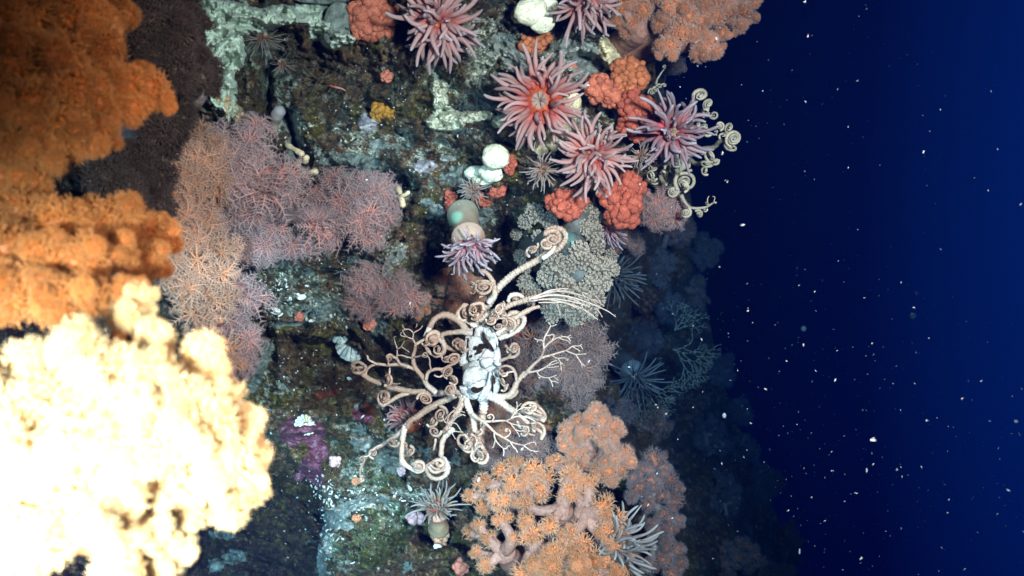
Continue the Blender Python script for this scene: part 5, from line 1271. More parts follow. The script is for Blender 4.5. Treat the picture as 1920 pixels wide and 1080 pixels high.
g = np.random.default_rng(4)
GM = 'see-through mauve soft corals'
polyp_colony('see-through mauve soft coral with pink polyp hearts and a lying grey trunk', (520, 395, .98),
    [(592, 362, .93, 36), (560, 345, .94, 28), (640, 372, .92, 38), (668, 378, .92, 34), (702, 370, .92, 40), (714, 352, .925, 34), (690, 410, .915, 38), (672, 440, .92, 34), (650, 405, .925, 36), (590, 430, .92, 40), (612, 440, .925, 32), (545, 458, .93, 34), (575, 465, .935, 26), (625, 345, .935, 32), (680, 345, .93, 32), (720, 400, .925, 28), (700, 440, .925, 28), (730, 378, .93, 22), (610, 395, .93, 26), (655, 350, .94, 30), (680, 425, .93, 30), (635, 425, .93, 30)], 'mauve',
    [(((470, 408, .94), (520, 402, .905), (575, 402, .90), (630, 396, .91)), 20, 13), (((620, 398, .945), (660, 390, .94), (700, 380, .94)), 15, 9), (((600, 405, .945), (600, 430, .945)), 12, 7)], GM)
spots = []
for x, y, d, r in fill(470, 330, 78, 98, 24, 46, .90, .02, rot=.35, seed=3): spots.append((x, y, d, r))
polyp_colony('thick mauve soft coral hung with pink polyps left of the grey trunk', (440, 340, .97), spots, 'mauve', [(((400, 320, .97), (440, 330, .95), (480, 330, .93)), 40, 26), (((440, 330, .95), (470, 420, .93)), 26, 14)], GM)
polyp_colony('drooping mauve soft coral whose polyps hang over the green rock', (430, 440, .96),
    [(500, 455, .92, 34), (480, 440, .92, 30), (515, 430, .92, 30), (470, 420, .915, 34), (445, 450, .91, 34), (490, 478, .925, 26), (525, 455, .93, 26), (455, 480, .92, 26), (440, 425, .905, 32)], 'mauve', [(((420, 430, .94), (450, 448, .93), (490, 452, .93), (515, 448, .93)), 15, 9)], GM)
polyp_colony('mauve fringed soft coral below the drooping one beside the blown out coral', (400, 600, .93), [(x, y, d, r) for x, y, d, r in fill(435, 612, 42, 90, 20, 32, .90, .02, seed=6)], 'mauve', [(((380, 600, .93), (420, 600, .915), (440, 640, .91)), 22, 14)], GM)
polyp_colony('thin grey brown feathery soft coral under the barnacled ledge', (705, 560, 1.0), [(x, y, d, r) for x, y, d, r in fill(712, 545, 62, 34, 15, 26, .965, .015, seed=7)], 'mauve', [(((680, 570, 1.0), (710, 555, .98), (750, 540, .97)), 10, 6)], GM)
polyp_colony('peach hearted soft coral between the mauve one and the dark near masses', (320, 340, .93),
    [(x, y, d, r * 1.35) for x, y, d, r in [(372, 250, .86, 24), (390, 275, .86, 26), (372, 300, .85, 28), (345, 330, .84, 28), (365, 340, .845, 26), (340, 365, .84, 26), (395, 320, .86, 26), (400, 360, .86, 24), (370, 385, .845, 26), (345, 410, .83, 28), (385, 420, .845, 28), (355, 450, .82, 30), (395, 465, .84, 28), (370, 500, .82, 30), (410, 510, .84, 28), (345, 545, .81, 30), (385, 550, .83, 30), (425, 560, .85, 24), (360, 590, .82, 30), (400, 600, .84, 28), (330, 480, .81, 28), (325, 520, .81, 26), (415, 285, .87, 22), (420, 330, .87, 22), (425, 470, .86, 22), (380, 640, .84, 26), (420, 640, .86, 22), (440, 680, .87, 20), (410, 680, .86, 22)]], 'rose',
    [(((320, 340, .93), (350, 330, .90), (390, 300, .88)), 34, 22), (((330, 380, .92), (350, 450, .89), (370, 520, .87)), 34, 24), (((350, 500, .9), (380, 580, .88), (400, 650, .88)), 30, 20)], GM)

# ------------------------------------------------------------------ the near colonies at the left
GF = 'soft corals close to the camera'
soft_coral('out of focus burnt orange soft coral hanging in at the upper left', (-60, 60, .56),
    [(60, 10, .46, 70), (150, 30, .46, 62), (30, 110, .44, 72), (110, 110, .44, 66), (190, 90, .455, 54), (200, 20, .47, 50), (60, 200, .43, 70), (150, 180, .435, 62), (225, 160, .45, 54), (270, 165, .46, 44), (300, 185, .465, 30), (130, 250, .43, 56), (190, 235, .44, 44), (30, 280, .42, 62), (90, 300, .425, 46), (240, 205, .45, 36), (-20, 180, .43, 70), (-10, 40, .45, 70), (180, 270, .435, 30)],
    'gold', 'stalk_gold', 'fine', sat=3, group=GF, hubs=[(20, 80, .50), (90, 150, .49), (150, 140, .50), (60, 240, .48)], trunk_r=.45)
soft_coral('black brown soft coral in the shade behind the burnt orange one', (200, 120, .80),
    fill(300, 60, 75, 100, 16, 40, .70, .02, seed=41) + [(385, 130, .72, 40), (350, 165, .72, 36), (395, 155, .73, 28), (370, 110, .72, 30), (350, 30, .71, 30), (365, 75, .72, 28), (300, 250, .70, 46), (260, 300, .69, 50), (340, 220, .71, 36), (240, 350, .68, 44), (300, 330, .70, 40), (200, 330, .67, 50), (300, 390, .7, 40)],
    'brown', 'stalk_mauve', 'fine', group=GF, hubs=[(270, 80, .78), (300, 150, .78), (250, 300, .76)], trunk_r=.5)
soft_coral('golden soft coral mound in the middle of the left edge', (-70, 470, .52),
    [(40, 400, .41, 62), (110, 420, .41, 58), (180, 420, .42, 54), (230, 400, .43, 46), (270, 430, .44, 44), (20, 470, .39, 64), (90, 490, .39, 62), (160, 490, .395, 56), (225, 480, .41, 48), (280, 490, .43, 40), (30, 550, .375, 62), (100, 560, .375, 58), (170, 555, .38, 50), (230, 545, .39, 40), (-10, 340, .42, 60), (60, 345, .42, 46), (-30, 430, .4, 60), (310, 440, .45, 34)],
    'gold', 'stalk_gold', 'fine', sat=3, group=GF, hubs=[(20, 460, .46), (110, 480, .45), (190, 470, .46), (60, 540, .44)], trunk_r=.45)
soft_coral('golden soft coral painted pale, blown out by the lamp at the lower left', (-60, 850, .46),
    [(60, 690, .33, 78), (150, 660, .33, 66), (215, 690, .33, 60), (260, 560, .36, 34), (235, 595, .35, 34), (280, 620, .35, 30), (130, 760, .32, 80), (40, 800, .31, 88), (230, 760, .325, 66), (300, 700, .335, 52), (305, 640, .345, 30), (380, 660, .35, 42), (395, 700, .35, 40), (350, 740, .335, 52), (420, 740, .345, 40), (455, 790, .35, 40), (440, 860, .345, 48), (400, 800, .335, 56), (480, 850, .355, 34), (330, 820, .325, 60), (260, 850, .32, 56), (470, 920, .355, 36), (430, 950, .35, 40), (390, 900, .34, 44), (200, 850, .315, 60), (120, 880, .31, 74), (30, 920, .31, 76), (320, 910, .335, 44), (360, 960, .345, 36), (240, 930, .32, 50), (180, 980, .31, 60), (100, 1010, .31, 66), (280, 1000, .33, 44), (330, 1030, .34, 38), (20, 1040, .31, 70), (220, 1060, .32, 52), (300, 1080, .335, 40), (-20, 740, .32, 70)],
    'gold_blown', 'stalk_gold', 'mid', sat=4, group=GF, hubs=[(20, 780, .39), (120, 820, .38), (220, 780, .385), (330, 800, .39), (380, 760, .40), (180, 950, .38), (330, 930, .40)], trunk_r=.4)

# ------------------------------------------------------------------ second basket star on the wall edge
s2 = thing('basket_star', 'smaller pale basket star clutching the wall edge with tightly rolled arms', 'basket star', P(1265, 300, 1.03))
mb = MB(); blob(mb, P(1268, 290, 1.0), np.array([30, 18, 36]) * K, 3, .2, 1.5, 3); mb.build('disc', M['star2'], s2)
def arm2(pts, r0, r1, d0, d1, coil=None): return stroke('arm', s2, e2(*pts), r0, r1, d0, d1, 'star2', coil, .09)
def curl2(a, x, y, r, tube, d, turns=2.4, a0=0., sgn=1, tilt=.3, prec=.8):
    cx, cy = x / 3.86 + 1180, y / 3.857 + 150
    st_ = (cx + r * math.cos(a0), cy + r * math.sin(a0)); t0 = (st_[0] + sgn * r * .5 * math.sin(a0), st_[1] - sgn * r * .5 * math.cos(a0))
    return stroke('coil', a, [t0, st_], tube, tube * .6, d, d, 'star2', (cx, cy, turns, sgn, tilt, prec), .05)
a = arm2(((380, 480), (420, 300), (440, 200), (470, 140)), 4.2, 2.8, .97, .94, (1313, 179, 1.9, 1, .3, .4))
curl2(a, 570, 175, 10.5, 3.0, .94, 2.6, 2., 1, .4, .7); curl2(a, 545, 215, 7, 2.4, .95, 1.6); curl2(a, 612, 250, 9, 2.6, .945, 1.4, 3., -1, .2, .5); curl2(a, 540, 240, 8, 2.4, .96, 1.8, 1.)
a = arm2(((360, 460), (420, 380), (480, 340), (540, 330)), 4.2, 3., .98, .95, (1322, 238, 2.2, 1, .3, 1.))
curl2(a, 560, 370, 9.5, 2.8, .945, 2.2, 1., 1, .6); curl2(a, 490, 330, 8, 2.4, .95, 2., 2., -1, .7); curl2(a, 530, 380, 8, 2.6, .95, 1.8, -1., 1, .8)
a = arm2(((420, 520), (520, 500), (600, 490), (650, 455), (690, 440)), 4.6, 3.6, 1.0, .95, None)
curl2(a, 755, 425, 15, 3.6, .94, 2.8, 2.4, 1, .2, .6); curl2(a, 725, 345, 9.5, 3., .945, 2., 2., 1, .4); curl2(a, 740, 485, 12, 3., .945, 1.5, 3.4, -1, .9, .3); curl2(a, 655, 330, 8.5, 2.4, .95, 2., 1., -1, .5); curl2(a, 632, 375, 5, 2., .95, 1.6, 2.); curl2(a, 680, 400, 8, 2.6, .945, 1.6, 2.8, 1, .8)
a = arm2(((380, 520), (440, 580), (500, 610), (540, 600)), 4.4, 3.4, 1.0, .95, None)
curl2(a, 585, 545, 14, 3.4, .94, 2.4, 1., 1, .5, 1.); curl2(a, 560, 600, 13, 3., .945, 1.8, 0., 1, 1., .5); curl2(a, 550, 655, 8, 2.4, .945, 2.2, 1.5, 1, .3); curl2(a, 540, 520, 8, 2.4, .945, 1.8, 3., -1, .5); curl2(a, 620, 590, 7, 2.4, .945, 1.5)
a = arm2(((320, 560), (340, 640), (370, 700), (400, 690)), 4.4, 3.6, 1.0, .95, None)
curl2(a, 405, 735, 19, 4., .935, 2.6, 2.8, 1, .3, .8); curl2(a, 395, 760, 12, 3., .93, 2.2, 1., -1, .6); curl2(a, 315, 805, 11.5, 3.2, .94, 2.5, -1., 1, .2, .4)
a = arm2(((360, 780), (375, 840), (400, 890), (440, 925), (500, 930), (560, 915), (600, 890), (625, 880)), 4., 1.6, .95, .93, None)
curl2(a, 408, 960, 10, 2.8, .935, 2.4, -.6, 1, .2, .3); curl2(a, 505, 970, 8, 2.4, .935, 2., -2., 1, .4); curl2(a, 545, 940, 5, 1.6, .935, 1.6); curl2(a, 565, 890, 4.5, 1.4, .93, 1.5, 1.)
stroke('branch', a, e2((610, 885), (618, 860), (620, 845), (605, 842)), 1.3, .9, .93, .93, 'star2', None, 0); stroke('branch', a, e2((570, 905), (565, 860), (575, 840)), 1.1, .8, .93, .93, 'star2', None, 0); stroke('branch', a, e2((610, 882), (625, 892), (632, 885)), 1.1, .9, .93, .93, 'star2', None, 0)
a = arm2(((260, 560), (215, 620), (225, 690), (250, 740), (275, 755)), 4.2, 3.4, 1.0, .96, None)
curl2(a, 160, 690, 11, 2.4, .955, 2.2, 1., 1, .7); curl2(a, 260, 630, 9, 2.6, .96, 1.8, 2., 1, .9); curl2(a, 175, 640, 8, 2.2, .96, 1.8, 3., -1, .6); curl2(a, 430, 620, 9, 2.8, .955, 1.8, 1.5, 1, .8); curl2(a, 340, 610, 8, 2.6, .97, 1.6); curl2(a, 180, 730, 7, 2., .955, 1.6, 1.)
a = arm2(((300, 760), (220, 900), (170, 1000), (190, 1040), (230, 1055)), 3.4, 2.6, 1.02, 1.02, None)
curl2(a, 215, 1045, 8, 2.4, 1.01, 1.5, 1., 1, .8); curl2(a, 245, 1025, 7, 2.2, 1.01, 1.5, 2., -1, .6)
s3 = thing('basket_star', 'few thin pale coils of a basket star under the blue dim soft coral', 'basket star', P(1222, 165, 1.05))
a = stroke('arm', s3, e2((150, 90), (170, 60), (190, 40), (200, 0), (225, -40), (250, -75), (262, -100)), 2.4, 1.2, 1.0, .98, 'star2', (1245, 127, 1.2, -1, 0, 0), .06)
for x, y, r in ((215, 45, 5.5), (250, 40, 5), (165, 85, 7), (190, 70, 6)):
    cx, cy = x / 3.86 + 1180, y / 3.857 + 150
    stroke('coil', a, [(cx - r, cy + 3), (cx - r, cy)], 1.8, 1.1, .985, .985, 'star2', (cx, cy, 1.8, 1, .2, .5), 0)
# ------------------------------------------------------------------ sponges
crust('encrusting_sponge', 'thick pale teal sponge that branches along the top left of the wall', 'sponge',
      [(370, 20, 45, 40), (420, 35, 60, 36), (480, 35, 50, 24), (530, 28, 45, 20), (580, 25, 40, 20), (600, 55, 26, 24), (622, 76, 24, 15), (645, 74, 22, 10), (400, 80, 40, 50), (405, 130, 34, 50), (420, 180, 24, 50), (440, 225, 15, 30), (350, 70, 40, 30), (395, 45, 60, 60), (430, 95, 30, 40)], .024, 'teal_sponge', 1.8, 3, .50, None, .6, 20.)
sponge('encrusting_sponge', 'olive grey domed sponge with a pink patch between teal sponge and salmon lump', [(636, 40, 30, 36, .02), (625, 70, 18, 14, .015), (600, -5, 60, 14, .02)], 'teal_crust', 4)
sponge('puffy_sponge', 'white puffy sponge between the two upper pink anemones', [(995, 22, 32, 26, .035), (1015, 40, 26, 22, .04), (1025, 15, 24, 26, .03), (975, 28, 18, 16, .03), (1010, -5, 30, 18, .03)], 'white_sponge', 5, amp=.22)
sponge('puffy_sponge', 'white snowman shaped sponge of two stacked balls', [(929, 294, 26, 23, .045), (921, 322, 24, 18, .03), (897, 325, 26, 14, .018), (905, 338, 22, 10, .018)], 'white_sponge', 6, amp=.20)
crust('branching_sponge', 'white forked sponge lying on brown rock left of the fiery anemone', 'sponge',
      [(822, 165, 17, 16), (826, 190, 15, 22), (832, 215, 22, 18), (815, 228, 16, 16), (850, 226, 26, 18), (880, 220, 26, 12), (905, 216, 20, 10), (838, 236, 30, 10)], .022, 'white_sponge', 1.6, 8, .42, None, .55, 9.)
crust('branching_sponge', 'little white nub sponge beside the tip of the forked one', 'sponge', [(935, 228, 14, 12), (948, 218, 8, 10)], .014, 'white_sponge', 1.8, 9, .35, None, .3, 12.)
crust('encrusting_sponge', 'wrinkled peach cream sponge above the mauve soft coral', 'sponge', [(420, 195, 20, 22), (435, 215, 22, 22), (450, 232, 18, 18), (410, 180, 14, 12)], .02, 'peach_sponge', 1.8, 10, .4, None, .5, 10.)
sponge('cream_sponge', 'cream sponge lump wedged between the pink anemones', [(1060, 225, 22, 40, .02), (1040, 258, 22, 24, .02), (1018, 275, 18, 16, .02), (1075, 190, 16, 18, .02)], 'cream_sponge', 11)
mb = MB()
W = px_curve([(514, 245, .965), (516, 228, .958), (520, 215, .95), (526, 206, .945)], .96)
longtube(mb, W, np.interp(np.linspace(0, 1, len(W)), [0, .3, .7, 1], [8, 7, 12, 11]) * K * .96, 14)
tag(mb.build('sea_squirt', M['tent_pale']), 'small pinkish glassy sea squirt at the edge of the dark crack', 'sea squirt')
sponge('cream_sponge', 'yellow cream spongy ball on the rock right of the green hydroid', [(672, 521, 12, 10, .012), (680, 515, 8, 7, .01)], 'cream_sponge', 12)
sponge('cream_sponge', 'tiny buff sponge lump right of the yellow cream ball', [(704, 527, 7, 9, .01)], 'peach_sponge', 13)

# ------------------------------------------------------------------ thin crusts on the stone
GC = 'thin crusts on the rock'
for lb, cat, bl, h, mt, sd in (
    ('pink purple coralline crust on the dark rock edge below the blown out coral', 'coralline crust', [(552, 808, 28, 26), (575, 790, 20, 12), (590, 815, 22, 22), (595, 845, 20, 28), (582, 880, 22, 24), (598, 900, 10, 16), (560, 895, 10, 8)], .004, 'pink_crust', 20),
    ('small purple crust with a white cap left of the star arm', 'coralline crust', [(672, 775, 14, 16), (690, 786, 12, 8)], .007, 'pink_crust', 21),
    ('bright white crust capping the small purple one', 'lime crust', [(672, 762, 9, 7)], .010, 'white_crust', 22),
    ('pale lilac crust touching the ochre sponge', 'lime crust', [(688, 228, 17, 17), (700, 222, 12, 12)], .006, 'lilac_crust', 23),
    ('pale teal flake crust on brown rock above the diagonal ledge', 'lime crust', [(712, 270, 20, 9), (735, 274, 16, 6)], .005, 'white_crust', 24),
    ('white lilac oval crust on the diagonal ledge', 'lime crust', [(797, 311, 22, 12)], .005, 'lilac_crust', 25),
    ('small whitish dash crust right of the white lilac oval', 'lime crust', [(840, 297, 16, 6)], .004, 'white_crust', 26),
    ('broad pale grey teal crust over the ledge above the mauve polyps', 'lime crust', [(655, 305, 45, 20), (700, 318, 36, 18), (620, 298, 26, 16), (725, 332, 14, 10)], .006, 'teal_crust', 27),
    ('ragged white teal crust beside the cream worm tubes', 'lime crust', [(553, 268, 18, 14), (565, 295, 16, 12), (545, 285, 14, 20), (590, 285, 14, 10), (575, 320, 20, 8)], .006, 'white_crust', 28),
    ('grey lace crust shaped like a wing on the middle rock', 'lime crust', [(700, 500, 34, 16), (672, 492, 20, 14), (722, 512, 14, 8)], .005, 'teal_crust', 29),
    ('white slanted dash crust on the dark middle rock', 'lime crust', [(738, 487, 15, 8), (752, 474, 9, 9)], .004, 'white_crust', 30),
    ('grey white lobed crust above the barnacle ledge', 'lime crust', [(607, 590, 24, 14), (622, 575, 20, 10), (640, 585, 12, 8), (592, 600, 12, 8)], .005, 'teal_crust', 31),
    ('blue grey ribbon crust under the green rock edge', 'lime crust', [(520, 610, 26, 7), (552, 606, 20, 6)], .005, 'teal_crust', 32),
    ('yellow film crust just below the blue grey ribbon', 'sponge crust', [(520, 623, 20, 8), (538, 615, 14, 6)], .005, 'ochre_crust', 33),
    ('pale teal lichen shaped crust running down beside the blown out coral', 'lime crust', [(500, 655, 16, 14), (490, 680, 14, 18), (480, 705, 13, 14), (472, 725, 12, 10)], .005, 'teal_crust', 34),
    ('pale crust behind the left star twigs', 'lime crust', [(748, 687, 20, 8), (735, 680, 10, 6)], .005, 'white_crust', 35),
    ('smooth grey green crust lobe between star arm and grey anemone', 'sponge crust', [(725, 850, 26, 26), (738, 870, 20, 20)], .007, 'teal_crust', 38),
    ('grey white crust band across the lower rock', 'lime crust', [(685, 940, 24, 12), (660, 948, 20, 10), (715, 935, 14, 8)], .006, 'white_crust', 40),
    ('chalky flaking crust along the sharp lower rock edge', 'lime crust', [(625, 975, 16, 24), (612, 1010, 10, 30), (640, 960, 18, 12), (604, 1050, 8, 30), (650, 985, 14, 10)], .006, 'white_crust', 41),
    ('white grey crust lump near the small purple one', 'lime crust', [(680, 830, 20, 16), (662, 815, 10, 8)], .008, 'white_crust', 42),
    ('red brown film in the shadow left of the star', 'sponge crust', [(600, 740, 12, 10), (625, 735, 12, 8), (688, 770, 14, 14)], .004, 'brown_crust', 43),
    ('pale teal crust in the gap below the white puffy sponge', 'lime crust', [(965, 110, 30, 26), (940, 85, 22, 22), (990, 130, 24, 14)], .007, 'white_crust', 44),
    ('mottled pale crust right of the orange knobbly lump', 'lime crust', [(1075, 110, 34, 22), (1100, 95, 22, 18), (1060, 85, 24, 14), (1095, 135, 24, 16)], .007, 'white_crust', 45),
    ('tan fleshy sponge beneath the pink soft coral trunk', 'sponge crust', [(1155, 105, 26, 26), (1140, 85, 20, 20)], .01, 'cream_sponge', 48),
    ('dull teal crust left of the snowman sponge', 'lime crust', [(870, 320, 26, 12), (850, 335, 24, 10)], .005, 'teal_crust', 49),
    ('pale crust around the cream anemone column', 'lime crust', [(905, 400, 16, 16), (820, 395, 16, 12), (800, 380, 14, 8)], .006, 'white_crust', 50),
    ('blue grey lace crust at the lower left below the blown out coral', 'lime crust', [(420, 1000, 26, 10), (440, 1045, 22, 14), (405, 1060, 16, 12)], .005, 'teal_crust', 51),
    ('long pale streak crust in the upper left crack', 'lime crust', [(502, 120, 5, 34), (555, 225, 6, 24), (560, 250, 5, 14)], .004, 'white_crust', 52),
    ('rust orange film under the barnacle ledge', 'sponge crust', [(610, 655, 30, 10), (580, 640, 18, 8)], .003, 'ochre_crust', 53)):
    crust('crust', lb, cat, bl, h, mt, 1.9, sd, .55, None, .4, 16., GC)

# ------------------------------------------------------------------ limpet, barnacle, worm tubes, shells
def cone_shell(name, label, cat, px, py, R, hgt, ribs, tilt=(0, 0), parts=True, mats=('shell', 'shell_green')):
    """a ribbed cone of separate plates, open at the top"""
    d = rock_s(px, py) - .004; v, rt, up = view(px, py); n = unit(v + rt * tilt[0] + up * tilt[1])
    c0 = P(px, py, d); root = thing(name, label, cat, c0)
    q = quat_from(n).to_matrix(); A = np.array(q @ Vector((1, 0, 0))); B = np.array(q @ Vector((0, 1, 0)))
    r = R * K * d
    for i in range(ribs):
        a0 = i * 2 * math.pi / ribs; w = 2 * math.pi / ribs * .49; mb = MB(); g_ = []
        ln = 1 + .16 * rnd.uniform(-1, 1)
        for u in np.linspace(0, 1, 7):
            for t_ in np.linspace(-1, 1, 6):
                a = a0 + t_ * w * (0.75 + .25 * u)
                ra = r * ((.24 + .76 * u) * (ln if u > .5 else 1)) * (1 - .10 * t_ * t_ * u)
                hh = hgt * r * (1 - u ** 1.5) + r * .10 * (1 - t_ * t_) * (.3 + u * .7) + r * .02 * math.sin(u * 22 + i)
                g_.append(c0 + (A * math.cos(a) + B * math.sin(a)) * ra + n * hh)
        idx = np.arange(42).reshape(7, 6)
        mb.add(g_, np.stack([idx[:-1, :-1], idx[1:, :-1], idx[1:, 1:], idx[:-1, 1:]], -1).reshape(-1, 4))
        low = np.array(g_) - n * r * .10
        mb.add(low, np.stack([idx[:-1, 1:], idx[1:, 1:], idx[1:, :-1], idx[:-1, :-1]], -1).reshape(-1, 4))
        mb.build('plate', M[mats[0] if i % 5 else mats[1]], root)
    mb = MB(); blob(mb, c0 + n * r * hgt * .55, r * .22, 2, .2); mb.build('lid', M[mats[1]], root)
    return root
cone_shell('limpet', 'big ribbed white and teal limpet shell left of the star twigs', 'shell', 659, 654, 29, .75, 13, (.05, .55))
cone_shell('barnacle', 'white ribbed barnacle on the pink coralline crust', 'barnacle', 573, 797, 19, .45, 16, (.1, .2), mats=('shell', 'cream_sponge'))
cone_shell('barnacle', 'small blue grey ring barnacle on the dark rock above the pink crust', 'barnacle', 531, 717, 13, .4, 8, (0, 0), mats=('teal_crust', 'shell_green'))
cone_shell('barnacle', 'grey green folded shell just above the ribbed limpet', 'barnacle', 640, 632, 16, .5, 9, (-.2, .5), mats=('shell_green', 'shell'))
for lb, pts in (('cream worm tube pointing right, the lower one beside the mauve polyps', [(565, 326, .955), (578, 324, .95), (592, 322, .945)]), ('cream knobbed worm tube bending upward beside the pale crust', [(556, 312, .96), (563, 303, .95), (572, 302, .945), (574, 296, .94)]),
                ('cream worm tube highest of the three by the crack', [(538, 272, .965), (552, 280, .955), (565, 288, .95)]), ('short cream forked tube at the right end of the mauve polyps', [(746, 352, .965), (752, 368, .955), (755, 384, .95)])):
    mb = MB(); W = px_curve(pts, .955); s = np.linspace(0, 1, len(W)); longtube(mb, W, 5.2 * K * .955 * (1 + .18 * np.sin(s * 9)), 10, s)
    blob(mb, W[-1], 6.2 * K * .955, 2, .15); tag(mb.build('worm_tube', M['tube']), lb, 'worm tube', 'cream worm tubes')
mb = MB(); mp = px_curve([(752, 368, .952), (762, 364, .948), (766, 360, .946)], .95); longtube(mb, mp, 4 * K * .95, 8)
tag(mb.build('worm_tube', M['tube']), 'stub of a cream tube crossing the forked one', 'worm tube', 'cream worm tubes')
for lb, x, y, r in (('bright white shell chip at the foot of the grey anemone', 821, 1026, 8), ('white scallop chip on the green left rock', 487, 560, 10), ('second white chip just below the scallop chip', 480, 568, 8), ('whitish clam flake on the rock left of the middle', 565, 557, 8), ('pale green clam flake above the yellow film', 516, 583, 9), ('white chip in shadow left of the star', 655, 710, 4)):
    d = rock_s(x, y) - .006; V, F = ico(2); mb = MB(); v, rt, up = view(x, y)
    R_ = np.array(Matrix.Rotation(rnd.uniform(-.6, .6), 3, Vector(v))); sc_ = (rt * V[:, :1] * r * 1.2 + up * V[:, 1:2] * r * .75 + v * V[:, 2:3] * r * .35) * (1 + .3 * (fbm(V * 2 + x, 2, 5)[:, None] - .5))
    mb.add(P(x, y, d) + (sc_ @ R_.T) * K * d, None, F); tag(mb.build('shell_chip', M['shell']), lb, 'shell', 'loose shell chips')

# crushed shell and grit lying on the ledges: beyond counting
def scatter(name, label, cat, n, zones, size, mat, flat=.35, off=.0015):
    mb = MB(); g_ = np.random.default_rng(len(name) + n); V, F = ico(1); bx = []
    for i in range(n):
        x, y, rx, ry = zones[g_.integers(len(zones))]
        px_, py_ = x + g_.normal() * rx * .5, y + g_.normal() * ry * .5
        bx.append((px_, py_))
    bx = np.array(bx); ds = rock_d(bx[:, 0], bx[:, 1])
    for (x, y), d in zip(bx, ds):
        r = size * K * d * g_.uniform(.4, 1.0) ** 1.5 * 1.6
        R_, _ = np.linalg.qr(g_.normal(size=(3, 3)))
        mb.add(P(x, y, d - off) + (V * np.array([1.3, .7, flat]) * g_.uniform(.7, 1.3, 3) * r) @ R_.T, None, F)
    o = mb.build(name, M[mat], None, False); tag(o, label, cat, None, 'stuff'); return o
scatter('shell_grit', 'crushed white shell grit on the lower ledge and the green rock', 'shell grit', 420, [(630, 970, 30, 50), (690, 940, 60, 30), (500, 550, 50, 40), (520, 545, 60, 50), (720, 930, 70, 30), (612, 1020, 14, 60), (560, 300, 40, 40), (620, 590, 40, 24), (600, 930, 40, 60), (1075, 110, 60, 50), (960, 100, 60, 50)], 3.2, 'shell')
scatter('sand_specks', 'tiny pale specks of sand sprinkled over the whole rock', 'sand', 900, [(700, 200, 220, 150), (650, 480, 200, 160), (640, 900, 160, 200), (560, 650, 120, 140), (880, 330, 160, 120), (1000, 110, 150, 100)], 1.3, 'shell', .8)
scatter('rubble', 'brown stone crumbs caught on the rock', 'rubble', 500, [(700, 220, 220, 150), (640, 520, 200, 160), (690, 900, 120, 140), (560, 650, 120, 140), (500, 960, 120, 140)], 3.6, 'brown_rubble', .8, 0)

# turf of fine filaments over the stone
g_ = np.random.default_rng(77)
nT = 9000
zx = np.array([(900, 110, 130, 70), (1000, 150, 130, 110), (690, 860, 110, 110), (640, 590, 130, 60), (700, 510, 80, 40), (900, 210, 90, 40), (520, 560, 70, 60), (680, 990, 110, 80), (860, 340, 120, 40), (650, 320, 110, 40), (740, 160, 130, 60), (840, 900, 60, 50), (560, 120, 70, 60)], float)
pick = zx[g_.integers(len(zx), size=nT)]
cx = pick[:, 0] + g_.normal(size=nT) * pick[:, 2] * .55; cy = pick[:, 1] + g_.normal(size=nT) * pick[:, 3] * .55
tf = fbm(np.stack([cx / 26, cy / 26, 0 * cx], -1), 3, 61)
ok = tf > .47; cx, cy = cx[ok], cy[ok]
dd = rock_d(cx, cy); B0 = PV(cx, cy, dd + .001); n = len(cx)
dv = unit(-unit(B0) + g_.normal(0, .75, (n, 3))); ln = (3 + 9 * g_.uniform(size=n) ** 2) * K * dd
pth = np.stack([B0, B0 + dv * ln[:, None] * .5, B0 + (unit(dv + g_.normal(0, .4, (n, 3)))) * ln[:, None]], 1)
mb = MB(); tubes(mb, pth, np.array([.75, .55, .2])[None] * K * np.ones((n, 1)), 3)
tag(mb.build('turf', M['turf']), 'short fuzzy growth of filaments over the pale parts of the rock', 'turf', None, 'stuff')

# mossy growths: dense mats of short filaments
def moss(label, blobs, n, mat, L=6.0, seed=0):
    g2 = np.random.default_rng(seed); w = np.array([b[2] * b[3] for b in blobs], float); w /= w.sum()
    B_ = np.array(blobs, float)[g2.choice(len(blobs), n, p=w)]
    x = B_[:, 0] + g2.normal(size=n) * B_[:, 2] * .5; y = B_[:, 1] + g2.normal(size=n) * B_[:, 3] * .5
    f = fbm(np.stack([x / 15, y / 15, 0 * x + seed], -1), 3, 62); x, y = x[f > .42], y[f > .42]
    d = rock_d(x, y); b = PV(x, y, d + .001); m = len(x)
    dv = unit(-unit(b) + g2.normal(0, .6, (m, 3))); ln = L * g2.uniform(.35, 1.2, m) * K * d
    p_ = np.stack([b, b + dv * ln[:, None] * .5, b + unit(dv + g2.normal(0, .5, (m, 3))) * ln[:, None]], 1)
    mb = MB(); tubes(mb, p_, np.array([1.1, .9, .35])[None] * K * np.ones((m, 1)), 3, np.broadcast_to(np.array([0, .5, 1.])[None] * g2.uniform(.3, 1, (m, 1)), (m, 3)))
    tag(mb.build('algae', M[mat]), label, 'algae', 'mossy growths on the rock')
moss('mossy green growth spreading over the lower rock', [(690, 1005, 44, 26), (650, 1030, 30, 26), (715, 985, 24, 18)], 1500, 'moss_green', 6.0, 36)
moss('large olive green mossy patch on the lower rock face', [(660, 840, 46, 46), (640, 810, 30, 30), (700, 880, 30, 30)], 1500, 'moss_olive', 6.0, 37)
moss('green mossy lump below the thin star arm tip', [(715, 890, 32, 18), (740, 900, 16, 12)], 1500, 'moss_green', 6.0, 39)
moss('olive yellow mossy patch under the large anemone', [(830, 135, 34, 18), (860, 125, 26, 16), (800, 145, 20, 10)], 1500, 'moss_olive', 6.0, 46)
moss('grey mossy fringe around the white forked sponge', [(885, 200, 40, 18), (920, 205, 26, 20), (860, 245, 30, 8)], 1500, 'hydroid', 6.0, 47)

